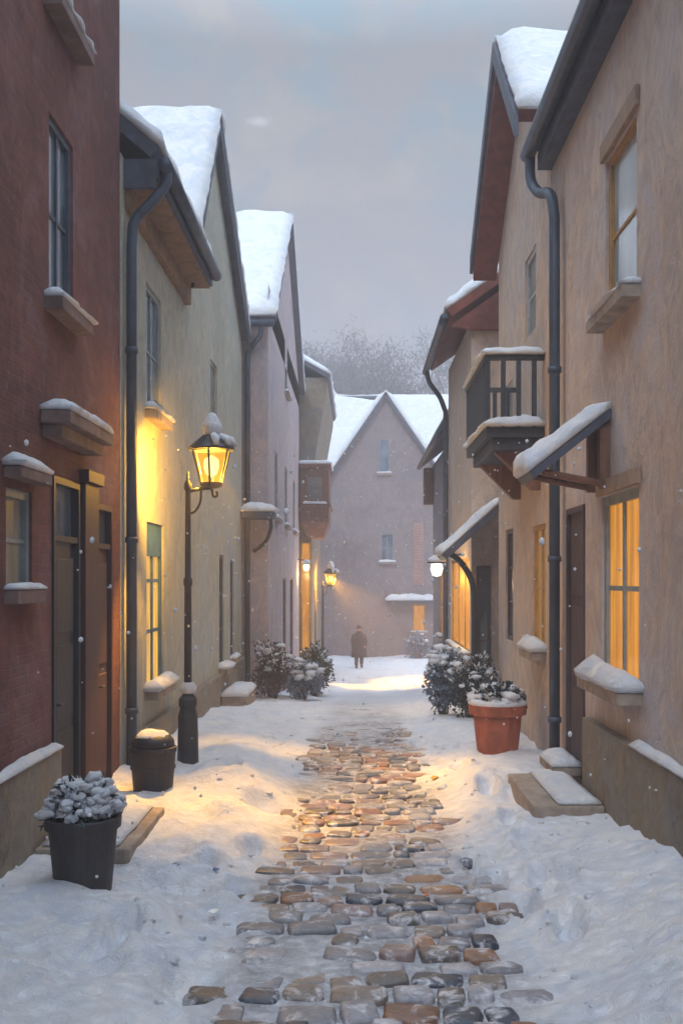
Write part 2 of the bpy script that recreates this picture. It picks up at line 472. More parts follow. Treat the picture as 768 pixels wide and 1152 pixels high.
def snow_z(x, y):
    z = g(y)
    xl, xr = zone(y)
    wob = 0.16 * nz(x * 0.6, y * 1.3, 3.1) + 0.10 * nz(x * 2, y * 3.1, 8.0)
    d = max(xl - x, x - xr) + wob
    near = 1 - smooth(11.5, 17.0, y)
    bank = smooth(0.0, 0.55, d)
    z += bank * (0.085 + 0.05 * smooth(0.4, 1.4, d))
    z += bank * (0.085 * nz(x * 1.6, y * 1.3, 1.7) + 0.085 * (0.35 - abs(nz(x * 2.6, y * 1.9, 5.2))) + 0.020 * (0.3 - abs(nz(x * 8.5, y * 6.5, 2.2))) + 0.012 * nz(x * 19, y * 15, 4.4))
    # trodden middle: thin snow between the stones near, full cover farther off
    mid = (1 - bank)
    z += mid * ((0.011 + 0.028 * nz(x * 1.4, y * 1.1, 7.7) + 0.010 * nz(x * 7, y * 6, 4.0)) * near + (1 - near) * (0.060 + 0.030 * nz(x * 2.2, y * 1.2, 6.6)))
    # drift against the right-hand wall close by, a smaller one on the left
    if y < 12:
        z += 0.26 * smooth(0.9, 2.2, x) * (1 - smooth(6.3, 9.2, y))
        z += 0.06 * smooth(-1.5, -2.4, x) if x < 0 else 0
    # banks the ploughed snow makes by the lamp and by the terracotta pot
    for bx, by, br, bh in ((-1.15, 10.5, 0.70, 0.20), (-1.0, 8.7, 0.5, 0.12), (1.30, 10.6, 0.6, 0.20), (1.15, 8.6, 0.45, 0.11), (-1.5, 6.0, 0.9, 0.07)):
        q = ((x - bx) / br) ** 2 + ((y - by) / (br * 1.5)) ** 2
        if q < 4: z += bh * math.exp(-q * 1.6)
    for fx, fy, rx, ry, dp in prints:
        q = ((x - fx) / rx) ** 2 + ((y - fy) / ry) ** 2
        if q < 5:
            z += -dp * math.exp(-q * q * q * 0.9) + dp * 0.34 * math.exp(-((math.sqrt(q) - 1.5) ** 2) * 6) * (0.6 + 0.9 * nz(x * 9, y * 9, 1.1))
    return z

def axis(parts):
    out = []
    for a, b, s in parts:
        n = max(1, int(round((b - a) / s)))
        out += [a + (b - a) * k / n for k in range(n)]
    out.append(parts[-1][1])
    return out
xs = axis([(-420, -60, 60), (-60, -8, 6.5), (-8, -2.6, 0.45), (-2.6, 2.6, 0.045), (2.6, 8, 0.45), (8, 60, 6.5), (60, 420, 60)])
ys = axis([(-60, -4, 6), (-4, 3.4, 0.5), (3.4, 14, 0.042), (14, 24, 0.09), (24, 56, 0.3), (56, 110, 2.5), (110, 700, 60)])
verts = []
for y in ys:
    for x in xs:
        if abs(x) < 8 and -4 <= y < 56:
            z = snow_z(max(-2.7, min(2.7, x)), y)
        else:
            z = g(y) + 0.06
        verts.append((x, y, z))
nx = len(xs)
faces = [(j * nx + i, j * nx + i + 1, (j + 1) * nx + i + 1, (j + 1) * nx + i) for j in range(len(ys) - 1) for i in range(nx - 1)]
me = bpy.data.meshes.new('snow_ground'); me.from_pydata(verts, [], faces)
sl = me.attributes.new('slush', 'FLOAT', 'POINT')
def slush_at(x, y):
    if not (-2.5 < x < 2.5 and -4 < y < 40): return 0.0
    xl, xr = zone(y)
    d = max(xl - x, x - xr) + 0.16 * nz(x * 0.6, y * 1.3, 3.1) + 0.10 * nz(x * 2, y * 3.1, 8.0)
    return (1 - smooth(-0.22, 0.16, d)) * (0.75 + 0.5 * nz(x * 2.1, y * 1.7, 9.0)) * (1 - 0.75 * smooth(13, 22, y))
sl.data.foreach_set('value', [slush_at(v[0], v[1]) for v in verts])
del sl
me = me; me.materials.append(M['snow_ground'])
for p in me.polygons: p.use_smooth = True
o = bpy.data.objects.new('ground', me); COL.objects.link(o); tag(o, kind='structure')
o['label'] = 'snow covered lane ground with drifts and footprints'

# loose lumps kicked up along the edges of the trodden way
rl = random.Random(77)
bm = bmesh.new()
for _ in range(170):
    y = 4.2 + 12.5 * rl.random() ** 1.6
    xl, xr = zone(y)
    x = (xl - rl.gauss(0.12, 0.30)) if rl.random() < 0.5 else (xr + rl.gauss(0.12, 0.30))
    if abs(x) > 2.05: continue
    r = rl.uniform(0.012, 0.030) * (1.6 if rl.random() < 0.10 else 1)
    z = snow_z(x, y) + r * 0.05
    k = rl.random() * 90
    res = bmesh.ops.create_icosphere(bm, subdivisions=2, radius=r)
    for v in res['verts']:
        q = v.co * (1 + 0.55 * nz(v.co.x * 1.6 / r + k, v.co.y * 1.6 / r, v.co.z * 1.6 / r))
        v.co = Vector((x + q.x * 1.2, y + q.y, z + q.z * 0.7))
o = build('loose_snow', bm, M['snow'], smooth_shade=True, recalc=False); tag(o, 'crumbled lumps of snow along the edges of the cobbles', kind='stuff')

# cobbles
bm = bmesh.new()
tl = bm.loops.layers.float_color.new('tint')
rc = random.Random(21)
tints = [(S(58, 66, 80), 3), (S(128, 94, 76), 2), (S(122, 112, 106), 4), (S(134, 114, 112), 3), (S(118, 118, 124), 6), (S(92, 86, 84), 3), (S(148, 148, 156), 5), (S(140, 102, 74), 1)]
pool = [t for t, w in tints for _ in range(w)]
y = 3.2
while y < 19.0:
    rowd = rc.uniform(0.185, 0.24)
    x = -1.15 + rc.uniform(-0.15, 0.1)
    while x < 1.4:
        w = rc.uniform(0.14, 0.34)
        xl, xr = zone(y)
        if xl - 0.12 < x + w / 2 < xr + 0.12 and rc.random() > 0.06:
            cx, cy = x + w / 2, y + rc.uniform(-0.03, 0.03)
            hw, hd = w / 2 - rc.uniform(0.004, 0.011), rowd / 2 - rc.uniform(0.003, 0.010)
            zt = g(cy) + 0.036 + rc.uniform(-0.014, 0.008)
            an = rc.uniform(-0.16, 0.16)
            if snow_z(cx, cy) > zt + 0.03 or slush_at(cx, cy) < 0.20:
                x += w; continue
            tilt = (rc.uniform(-0.06, 0.06), rc.uniform(-0.06, 0.06))
            t = rc.choice(pool); k = rc.uniform(0.75, 1.15)
            t = (t[0] * k, t[1] * k, t[2] * k, 1)
            N = 14
            jit = [1 + rc.uniform(-0.10, 0.07) for _ in range(N)]
            rings = []
            for sc_, dz in ((1.0, -0.09), (1.0, -0.016), (0.95, -0.004), (0.84, 0.001), (0.45, 0.004)):
                ring = []
                for q in range(N):
                    th = 2 * math.pi * q / N
                    c_, s_ = math.cos(th), math.sin(th)
                    ex = 0.44
                    lx = hw * math.copysign(abs(c_) ** ex, c_) * jit[q] * sc_
                    ly = hd * math.copysign(abs(s_) ** ex, s_) * jit[q] * sc_
                    rx_ = lx * math.cos(an) - ly * math.sin(an); ry_ = lx * math.sin(an) + ly * math.cos(an)
                    ring.append(bm.verts.new((cx + rx_, cy + ry_, zt + dz + rx_ * tilt[0] + ry_ * tilt[1])))
                rings.append(ring)
            fs_ = []
            for a, b_ in zip(rings, rings[1:]):
                for q in range(N):
                    fs_.append(bm.faces.new((a[q], a[(q + 1) % N], b_[(q + 1) % N], b_[q])))
            fs_.append(bm.faces.new(rings[-1]))
            for f in fs_:
                for l in f.loops: l[tl] = t
        x += w
    y += rowd
o = build('cobbled_road', bm, M['cobble'], smooth_shade=True, recalc=False)
tag(o, 'grey, rust and slate cobbles showing through thin snow', kind='structure')

# ------------------------------------------------------------------ building kit
def shell(bm, F, u0, u1, zb, e0, e1, apex, depth, ridge, openings, rev=0.08):
    """Front wall with real openings, ends and back. apex=(u,z): gable on the front; else ridge z along u."""
    P = F.P
    zt = min(e0, e1)
    us = sorted({u0, u1} | {o[0] for o in openings} | {o[1] for o in openings})
    vs = sorted({zb, zt} | {o[2] for o in openings} | {o[3] for o in openings})
    def q(*pts): bm.faces.new([bm.verts.new(p) for p in pts])
    for a, b_ in zip(us, us[1:]):
        for c, d in zip(vs, vs[1:]):
            mu, mv = (a + b_) / 2, (c + d) / 2
            if any(o[0] < mu < o[1] and o[2] < mv < o[3] for o in openings): continue
            q(P(a, c), P(b_, c), P(b_, d), P(a, d))
    for a, b_, c, d in openings:
        q(P(a, c), P(a, d), P(a, d, -rev), P(a, c, -rev)); q(P(b_, c), P(b_, d), P(b_, d, -rev), P(b_, c, -rev))
        q(P(a, c), P(b_, c), P(b_, c, -rev), P(a, c, -rev)); q(P(a, d), P(b_, d), P(b_, d, -rev), P(a, d, -rev))
    if apex:
        top = [(u0, zt)] + ([(u0, e0)] if e0 > zt else []) + [apex] + ([(u1, e1)] if e1 > zt else []) + [(u1, zt)]
        for w in (0, -depth):
            q(*[P(u, v, w) for u, v in top])
        q(P(u0, zb, 0), P(u0, e0, 0), P(u0, e0, -depth), P(u0, zb, -depth))
        q(P(u1, zb, 0), P(u1, e1, 0), P(u1, e1, -depth), P(u1, zb, -depth))
        q(P(u0, zb, -depth), P(u1, zb, -depth), P(u1, zt, -depth), P(u0, zt, -depth))
    else:
        for u in (u0, u1):
            q(P(u, zb, 0), P(u, e0, 0), P(u, ridge, -depth / 2), P(u, e0, -depth), P(u, zb, -depth))
        q(P(u0, zb, -depth), P(u1, zb, -depth), P(u1, e0, -depth), P(u0, e0, -depth))
    bmesh.ops.remove_doubles(bm, verts=bm.verts, dist=0.0005)

def slope(bm, q, t):
    """Roof slab under quad q, thickness t along its normal."""
    q = [Vector(p) for p in q]
    n = (q[1] - q[0]).cross(q[3] - q[0]).normalized()
    if n.z < 0: n = -n
    hexa(bm, [p - n * t for p in q] + q)
    return n

def roof_of(parent, quads, mat, snow_t, seed, t=0.14, name='roof', cell=0.16, lift=0.0):
    bm = bmesh.new()
    ns = [slope(bm, q, t) for q in quads]
    ro = build(name, bm, mat, parent)
    bm = bmesh.new()
    for k, (q, n) in enumerate(zip(quads, ns)):
        snow_slab(bm, [Vector(p) + n * 0.002 for p in q], snow_t, cell, seed + k * 7.3, up=n, rag=0.25, amp=0.3)
    build('roof_snow', bm, M['snow'], ro, smooth_shade=True)
    return ro

def window(parent, F, u0, u1, v0, v1, fm, pm, rev=0.08, nu=2, nv=2, sill=0.10, snow=0.07, bw=0.06, applied=False, seed=0, label=None, sillmat=None, sill_ext=0.09):
    w0 = -rev if not applied else 0.004
    bm = bmesh.new()
    e = 0.008 if not applied else 0.0
    d0, d1 = w0 + 0.015, w0 + 0.055
    fbox(bm, F, u0 - e, u0 + bw, v0 - e, v1 + e, d0, d1); fbox(bm, F, u1 - bw, u1 + e, v0 - e, v1 + e, d0, d1)
    fbox(bm, F, u0 + bw, u1 - bw, v0 - e, v0 + bw, d0, d1); fbox(bm, F, u0 + bw, u1 - bw, v1 - bw, v1 + e, d0, d1)
    iu, iv = (u1 - u0 - 2 * bw), (v1 - v0 - 2 * bw)
    for k in range(1, nu):
        c = u0 + bw + iu * k / nu
        fbox(bm, F, c - bw * 0.35, c + bw * 0.35, v0 + bw, v1 - bw, d0, d1 - 0.012)
    for k in range(1, nv):
        c = v0 + bw + iv * k / nv
        fbox(bm, F, u0 + bw, u1 - bw, c - bw * 0.25, c + bw * 0.25, d0 + 0.004, d1 - 0.02)
    wn = build('window', bm, fm, parent)
    if label: wn['label'] = label
    bm = bmesh.new()
    fbox(bm, F, u0 + 0.01, u1 - 0.01, v0 + 0.01, v1 - 0.01, w0 + 0.002, w0 + 0.022)
    build('pane', bm, pm, wn)
    if sill > 0:
        bm = bmesh.new()
        fbox(bm, F, u0 - sill_ext, u1 + sill_ext, v0 - 0.085, v0 + 0.013, w0 + 0.06 if not applied else 0.003, sill, 0.008)
        build('sill', bm, sillmat or M['stone'], wn)
        if snow > 0:
            bm = bmesh.new()
            z = v0 + 0.014
            q = [F.P(u0 - sill_ext, z, -0.0 if applied else w0 + 0.065), F.P(u1 + sill_ext, z, 0.0 if applied else w0 + 0.065), F.P(u1 + sill_ext, z, sill), F.P(u0 - sill_ext, z, sill)]
            snow_slab(bm, q, snow, 0.045, seed * 3.7 + u0, amp=0.45, rag=0.5)
            build('sill_snow', bm, M['snow'], wn, smooth_shade=True)
    return wn

def door(parent, F, u0, u1, v0, v1, mat, rev=0.08, transom=0.0, handle=True, panels=2, fm=None, label=None, tglass=None):
    bm = bmesh.new()
    w0 = -rev
    top = v1 - transom
    fbox(bm, F, u0 + 0.05, u1 - 0.05, v0, top - 0.02, w0 + 0.01, w0 + 0.055)
    ph = (top - v0 - 0.2) / panels
    for k in range(panels):
        a = v0 + 0.14 + ph * k
        fbox(bm, F, u0 + 0.14, u1 - 0.14, a, a + ph - 0.10, w0 + 0.05, w0 + 0.075, 0.008)
    d = build('door', bm, mat, parent)
    if label: d['label'] = label
    bm = bmesh.new()
    fbox(bm, F, u0 - 0.006, u0 + 0.05, v0, v1 + 0.006, w0 + 0.01, w0 + 0.10); fbox(bm, F, u1 - 0.05, u1 + 0.006, v0, v1 + 0.006, w0 + 0.01, w0 + 0.10)
    fbox(bm, F, u0 + 0.05, u1 - 0.05, v1 - 0.05, v1 + 0.006, w0 + 0.01, w0 + 0.10)
    if transom: fbox(bm, F, u0 + 0.05, u1 - 0.05, top - 0.02, top + 0.03, w0 + 0.01, w0 + 0.09)
    build('door_frame', bm, fm or mat, d)
    if transom:
        bm = bmesh.new(); fbox(bm, F, u0 + 0.05, u1 - 0.05, top + 0.03, v1 - 0.05, w0 + 0.01, w0 + 0.03)
        build('transom_pane', bm, tglass or M['glass'], d)
    if handle:
        bm = bmesh.new()
        c = F.P(u0 + 0.12, v0 + 1.0, w0 + 0.11)
        tube(bm, [F.P(u0 + 0.12, v0 + 1.0, w0 + 0.05), c], 0.012); tube(bm, [c, F.P(u0 + 0.22, v0 + 1.0, w0 + 0.11)], 0.011)
        build('handle', bm, M['iron'], d)
    return d

def gutter(parent, pts, r=0.065):
    bm = bmesh.new(); tube(bm, pts, r, 10)
    return build('gutter', bm, M['pipe'], parent, smooth_shade=True)

def downpipe(parent, pts, r=0.05, clips=()):
    bm = bmesh.new(); tube(bm, pts, r, 12)
    for p in clips:
        tube(bm, [Vector(p) + Vector((0, 0, -0.03)), Vector(p) + Vector((0, 0, 0.03))], r * 1.25, 12)
    return build('downpipe', bm, M['pipe'], parent, smooth_shade=True)

def ledge_snow(parent, q, t, seed, name='ledge_snow', cell=0.06):
    bm = bmesh.new(); snow_slab(bm, q, t, cell, seed, amp=0.4, rag=0.4)
    return build(name, bm, M['snow'], parent, smooth_shade=True)

# ================================================================== LEFT SIDE
# --- brick house in front
F = left_wall(-2.44)
h = empty('brick_house', (-2.44, 6.0, 0), 'red-brown brick house with navy door and snowy stone hood, close on the left', 'house')
ops = [(8.12, 8.86, 6.78, 8.3), (8.14, 8.84, 4.40, 5.92), (7.14, 7.72, 2.10, 2.84), (8.22, 9.00, 0.16, 3.02), (9.60, 10.20, 0.16, 2.90),
       (5.2, 5.95, 4.40, 5.92), (5.2, 5.95, 1.5, 2.9), (2.6, 3.35, 4.40, 5.92), (2.6, 3.35, 1.5, 2.9)]
bm = bmesh.new(); shell(bm, F, -3.0, 10.58, -0.6, 9.6, 9.6, None, 8.0, 13.2, ops); build('wall', bm, M['brick'], h)
roof_of(h, [[(-2.05, -3.3, 9.34), (-2.05, 10.7, 9.34), (-6.44, 10.7, 13.3), (-6.44, -3.3, 13.3)],
            [(-10.8, -3.3, 9.34), (-10.8, 10.7, 9.34), (-6.44, 10.7, 13.3), (-6.44, -3.3, 13.3)]], M['slate'], 0.2, 1.0, cell=0.4)
for k, o_ in enumerate(ops[:3] + ops[5:]):
    small = o_[3] - o_[2] < 1
    window(h, F, *o_, M['frame_dark'] if not small else M['frame_grey'], M['glass'] if not small else M['glass_olive'], nu=1 if small else 2, nv=2,
           seed=k, sillmat=M['stone_dark'], sill=0.10 if small else 0.15, sill_ext=0.04 if small else 0.12, snow=0.05 if small else 0.075)
door(h, F, *ops[3], M['navy'], transom=0.5, panels=3, label='navy panelled door with a dark pane above')
door(h, F, *ops[4], M['maroon'], transom=0.4, panels=2, label='narrow dark maroon door')
bm = bmesh.new()   # timber pilaster between the doors
fbox(bm, F, 9.06, 9.54, 0.10, 3.05, 0.002, 0.05, 0.006)
fbox(bm, F, 9.02, 9.58, 3.05, 3.16, 0.003, 0.09, 0.006)
build('pilaster', bm, M['maroon'], h)
bm = bmesh.new()   # stone hood over the door
fbox(bm, F, 7.95, 9.25, 3.30, 3.40, 0.002, 0.16, 0.012); fbox(bm, F, 7.90, 9.30, 3.40, 3.50, 0.003, 0.24, 0.012)
hd = build('door_hood', bm, M['stone_dark'], h)
ledge_snow(hd, [F.P(7.90, 3.502, 0.01), F.P(9.30, 3.502, 0.01), F.P(9.30, 3.502, 0.24), F.P(7.90, 3.502, 0.24)], 0.11, 2.0, 'hood_snow')
bm = bmesh.new()   # small hood over the little window
fbox(bm, F, 7.08, 7.80, 2.90, 2.98, 0.002, 0.13, 0.01)
hd = build('window_hood', bm, M['stone_dark'], h)
ledge_snow(hd, [F.P(7.08, 2.982, 0.01), F.P(7.80, 2.982, 0.01), F.P(7.80, 2.982, 0.13), F.P(7.08, 2.982, 0.13)], 0.10, 4.0, 'hood_snow')
bm = bmesh.new(); fbox(bm, F, -3.02, 8.16, -0.5, 0.84, 0.002, 0.10, 0.012)
pl = build('plinth', bm, M['plinth'], h)
ledge_snow(pl, [F.P(3.0, 0.842, 0.01), F.P(8.14, 0.842, 0.01), F.P(8.14, 0.842, 0.11), F.P(3.0, 0.842, 0.11)], 0.06, 5.0)

# --- olive house with low eave and gable
h = empty('olive_house', (-2.44, 14.0, 0), 'olive limewashed house with a snowy eave and gable, behind the near street lamp', 'house')
ops = [(11.92, 12.82, 4.14, 5.66), (11.95, 13.0, 0.86, 2.86), (18.3, 18.95, 0.55, 2.62), (19.9, 20.5, 0.62, 2.55), (17.2, 18.0, 4.5, 5.9)]
bm = bmesh.new()
shell(bm, F, 10.62, 14.6, -0.9, 6.62, 6.62, None, 7.0, 9.4, ops[:2]); build('wall', bm, M['olive'], h)
bm = bmesh.new()
shell(bm, F, 14.6, 21.9, -1.4, 6.7, 7.4, (17.2, 9.9), 7.0, None, ops[2:]); build('gable_wall', bm, M['olive'], h)
roof_of(h, [[(-2.06, 10.72, 6.72), (-2.06, 14.75, 6.72), (-5.94, 14.75, 10.05), (-5.94, 10.72, 10.05)],
            [(-9.8, 10.72, 6.72), (-9.8, 14.75, 6.72), (-5.94, 14.75, 10.05), (-5.94, 10.72, 10.05)]], M['slate'], 0.17, 11.0)
roof_of(h, [[(-2.26, 14.45, 6.68), (-2.26, 17.2, 10.04), (-9.6, 17.2, 10.04), (-9.6, 14.45, 6.68)],
            [(-2.26, 22.05, 7.42), (-2.26, 17.2, 10.04), (-9.6, 17.2, 10.04), (-9.6, 22.05, 7.42)]], M['slate'], 0.17, 15.0, name='gable_roof')
bm = bmesh.new()   # fascia and soffit boards under the low eave, dark barge board ends
fbox(bm, F, 10.74, 14.74, 6.40, 6.60, 0.34, 0.38); fbox(bm, F, 10.74, 10.80, 6.30, 6.60, 0.003, 0.339)
build('fascia', bm, M['fascia'], h)
bm = bmesh.new()
fbox(bm, F, 10.80, 14.70, 6.36, 6.40, 0.003, 0.345); fbox(bm, F, 10.80, 14.70, 6.12, 6.355, 0.003, 0.08)
build('soffit', bm, M['soffit'], h)
bm = bmesh.new()   # barge boards of the gable
for (ua, za), (ub, zb_) in (((14.42, 6.5), (17.2, 9.92)), ((22.08, 7.26), (17.2, 9.92))):
    d = 0.20
    hexa(bm, [F.P(ua, za - d, 0.12), F.P(ub, zb_ - d, 0.12), F.P(ub, zb_ - d, 0.17), F.P(ua, za - d, 0.17),
              F.P(ua, za, 0.12), F.P(ub, zb_, 0.12), F.P(ub, zb_, 0.17), F.P(ua, za, 0.17)])
build('bargeboard', bm, M['fascia'], h)
gutter(h, [(-2.0, 10.70, 6.54), (-2.0, 14.72, 6.54)], 0.075)
downpipe(h, curve_pts([(-2.0, 10.84, 6.50), (-2.02, 10.84, 6.36), (-2.18, 10.80, 6.14), (-2.33, 10.78, 5.96), (-2.36, 10.78, 5.7)]) + [(-2.36, 10.78, 0.15)], 0.055,
         [(-2.36, 10.78, z) for z in (0.8, 2.6, 4.6)])
window(h, F, *ops[0], M['frame_grey'], M['glass_blue'], nu=2, nv=2, seed=21, sill=0.14, snow=0.10)
window(h, F, *ops[1], M['frame_blue'], M['lit_soft'], nu=2, nv=3, seed=22, sill=0.15, snow=0.16, bw=0.085, label='tall window glowing warm between slate-blue frames')
bm = bmesh.new(); fbox(bm, F, 12.03, 12.92, 2.46, 2.78, -0.075, -0.016, 0.006); build('header_panel', bm, M['frame_blue'], h)
window(h, F, *ops[2], M['frame_dark'], M['glass'], nu=1, nv=3, seed=23, sill=0.16, snow=0.16)
window(h, F, *ops[3], M['frame_dark'], M['glass'], nu=1, nv=3, seed=24, sill=0.12)
window(h, F, *ops[4], M['frame_grey'], M['glass_olive'], nu=2, nv=2, seed=25, sill=0.12)
bm = bmesh.new(); fbox(bm, F, 10.9, 21.92, -1.4, 0.50, 0.002, 0.07, 0.012); build('plinth', bm, M['plinth'], h)

# --- mauve house, gable to the lane, stands a little forward
F3 = left_wall(-1.9)
h = empty('mauve_house', (-1.9, 28.0, -0.9), 'mauve house with snowy gable roof beyond the olive house', 'house')
ops = [(24.0, 24.9, 3.6, 5.2), (26.7, 27.9, -0.9, 2.2), (29.6, 31.0, -1.0, 2.2), (27.4, 28.4, 3.6, 5.2), (31.0, 32.0, 3.6, 5.2), (27.5, 28.4, 7.2, 8.6)]
bm = bmesh.new(); shell(bm, F3, 22.2, 34.3, -3.0, 7.9, 8.6, (28.0, 11.9), 8.0, None, ops); build('wall', bm, M['mauve'], h)
roof_of(h, [[(-1.72, 21.95, 7.82), (-1.72, 28.0, 12.1), (-10, 28.0, 12.1), (-10, 21.95, 7.82)],
            [(-1.72, 34.6, 8.5), (-1.72, 28.0, 12.1), (-10, 28.0, 12.1), (-10, 34.6, 8.5)]], M['slate'], 0.20, 31.0, cell=0.25)
for k, o_ in enumerate(ops):
    window(h, F3, *o_, M['darkbrown'] if o_[2] < 0 else M['frame_grey'], M['glass_olive'] if o_[2] > 0 else M['glass'], seed=31 + k, nu=2, nv=3 if o_[2] < 0 else 2, sill=0.12, snow=0.08)
gutter(h, [(-9.8, 21.92, 7.66), (-1.75, 21.92, 7.66)], 0.08)
downpipe(h, curve_pts([(-2.02, 21.95, 7.62), (-2.06, 21.98, 7.40), (-2.30, 22.08, 7.10), (-2.34, 22.12, 6.8)]) + [(-2.34, 22.12, -0.6)], 0.06)
FE = end_wall(22.2)
bm = bmesh.new()   # little hood on a curved bracket
fbox(bm, FE, -2.42, -1.72, 3.46, 3.60, 0.003, 0.62, 0.015)
hd = build('porch_hood', bm, M['fascia'], h)
bm = bmesh.new(); tube(bm, curve_pts([(-1.80, 21.62, 3.44), (-1.80, 21.66, 3.24), (-1.92, 21.9, 2.98), (-2.2, 22.15, 2.78)]), 0.045, 8)
build('bracket', bm, M['iron'], hd, smooth_shade=True)
ledge_snow(hd, [FE.P(-2.42, 3.603, 0.01), FE.P(-1.72, 3.603, 0.01), FE.P(-1.72, 3.603, 0.62), FE.P(-2.42, 3.603, 0.62)], 0.20, 36.0, 'hood_snow')

# --- umber house with coved eave and wooden bay
F4 = left_wall(-1.5)
h = empty('umber_house', (-1.5, 38.0, -1.6), 'umber house with coved eave, brown wooden bay and lit tall window, beyond the mauve house', 'house')
bm = bmesh.new(); shell(bm, F4, 34.75, 43.8, -3.6, 6.0, 6.0, None, 7.0, 10.2, [(37.5, 38.8, -1.2, 1.6)])
build('wall', bm, M['umber'], h)
window(h, F4, 37.5, 38.8, -1.2, 1.6, M['frame_dark'], M['lit'], nu=2, nv=3, sill=0.1)
bm = bmesh.new()   # the cove: the upper storey swings out over the lane
def cove(y): return [(-4.0, y, 5.6), (-1.49, y, 5.4), (-1.32, y, 6.7), (-0.98, y, 8.6), (-0.96, y, 9.0), (-4.0, y, 9.0)]
a = [bm.verts.new(p) for p in cove(34.72)]; b_ = [bm.verts.new(p) for p in cove(43.82)]
bm.faces.new(a); bm.faces.new(b_[::-1])
for k in range(6): bm.faces.new((a[k], a[(k + 1) % 6], b_[(k + 1) % 6], b_[k]))
build('coved_storey', bm, M['umber'], h)
roof_of(h, [[(-0.86, 34.5, 9.05), (-0.86, 44.0, 9.05), (-3.6, 44.0, 10.6), (-3.6, 34.5, 10.6)],
            [(-9.0, 34.5, 7.6), (-9.0, 44.0, 7.6), (-3.6, 44.0, 10.6), (-3.6, 34.5, 10.6)]], M['slate'], 0.22, 41.0, cell=0.3)
FE4 = end_wall(34.75)
window(h, FE4, -1.86, -1.54, -0.6, 3.4, M['frame_ochre'], M['lit'], applied=True, nu=1, nv=4, sill=0.0, bw=0.05, label='tall narrow window glowing amber')
bm = bmesh.new()   # wooden bay
box(bm, -1.86, -0.88, 34.0, 36.4, 4.05, 5.85, 0.03)
box(bm, -1.92, -0.82, 33.94, 36.46, 5.85, 5.98, 0.02); box(bm, -1.92, -0.82, 33.94, 36.46, 4.55, 4.65, 0.02)
hexa(bm, [(-1.6, 34.4, 3.55), (-1.1, 34.4, 3.55), (-1.1, 36.0, 3.55), (-1.6, 36.0, 3.55), (-1.86, 34.0, 4.05), (-0.88, 34.0, 4.05), (-0.88, 36.4, 4.05), (-1.86, 36.4, 4.05)])
by = build('bay', bm, M['wood'], h)
FB = end_wall(34.0)
window(by, FB, -1.66, -1.06, 4.74, 5.62, M['wood'], M['glass_olive'], applied=True, nu=1, nv=2, sill=0)
ledge_snow(by, [(-1.92, 33.94, 5.985), (-0.82, 33.94, 5.985), (-0.82, 36.46, 5.985), (-1.92, 36.46, 5.985)], 0.14, 44.0, 'bay_snow', 0.1)
ledge_snow(by, [(-1.74, 33.93, 4.655), (-0.98, 33.93, 4.655), (-0.98, 34.0, 4.655), (-1.74, 34.0, 4.655)], 0.16, 45.0, 'bay_snow')

# ================================================================== RIGHT SIDE
FR = right_wall(2.2)
h = empty('tan_house', (2.2, 6.0, 0), 'tan limewashed house with lit amber window and sloping snowy canopy, close on the right', 'house')
ops = [(8.02, 9.00, 4.46, 5.86), (7.95, 9.16, 1.30, 2.92), (9.82, 10.62, 0.22, 2.90), (4.6, 5.6, 4.46, 5.86), (4.4, 5.6, 1.3, 2.9), (1.6, 2.6, 4.46, 5.86), (1.6, 2.8, 1.3, 2.9)]
bm = bmesh.new(); shell(bm, FR, -3.0, 11.5, -0.6, 7.12, 7.12, None, 8.0, 10.8, ops); build('wall', bm, M['tan'], h)
roof_of(h, [[(1.98, -3.2, 7.10), (1.98, 11.55, 7.10), (6.2, 11.55, 10.9), (6.2, -3.2, 10.9)],
            [(10.4, -3.2, 7.10), (10.4, 11.55, 7.10), (6.2, 11.55, 10.9), (6.2, -3.2, 10.9)]], M['slate'], 0.18, 51.0, cell=0.3)
bm = bmesh.new(); fbox(bm, FR, -3.2, 11.49, 6.78, 6.97, 0.003, 0.16); build('fascia', bm, M['fascia'], h)
gutter(h, [(1.94, -3.2, 6.98), (1.94, 11.58, 6.98)], 0.085)
downpipe(h, curve_pts([(1.95, 11.46, 6.94), (1.96, 11.46, 6.66), (2.02, 11.30, 6.46), (2.08, 10.94, 6.30), (2.10, 10.82, 6.02)]) + [(2.10, 10.82, 0.05)], 0.058,
         [(2.10, 10.82, z) for z in (0.7, 2.4, 4.4)])
window(h, FR, *ops[0], M['frame_ochre'], M['glass_pale'], nu=1, nv=2, seed=51, sill=0.15, snow=0.09, sill_ext=0.12)
window(h, FR, *ops[1], M['frame_grey'], M['lit'], nu=2, nv=2, seed=52, sill=0.20, snow=0.17, bw=0.085, sill_ext=0.10, label='tall amber lit window with a wide grey mullion')
for k, o_ in enumerate(ops[3:]):
    window(h, FR, *o_, M['frame_grey'], M['glass'], seed=55 + k, sill=0.15)
door(h, FR, *ops[2], M['darkbrown'], transom=0.0, panels=3, label='dark purple-brown plank door')
for u0_, u1_, v0_, v1_ in ((7.88, 9.24, 2.93, 3.06), (7.92, 9.08, 5.87, 6.03)):   # lintel boards above the windows
    bm = bmesh.new(); fbox(bm, FR, u0_, u1_, v0_, v1_, 0.002, 0.04, 0.008); build('lintel', bm, M['lintel'], h)
bm = bmesh.new(); fbox(bm, FR, -3.02, 9.55, -0.5, 0.90, 0.002, 0.09, 0.012)
pl = build('plinth', bm, M['plinth'], h)
ledge_snow(pl, [FR.P(3.0, 0.902, 0.01), FR.P(7.85, 0.902, 0.01), FR.P(7.85, 0.902, 0.10), FR.P(3.0, 0.902, 0.10)], 0.07, 52.0)
bm = bmesh.new()   # canopy sloping down from the wall
q = [(2.19, 8.80, 3.66), (2.19, 9.42, 3.66), (1.49, 9.42, 3.11), (1.49, 8.80, 3.11)]
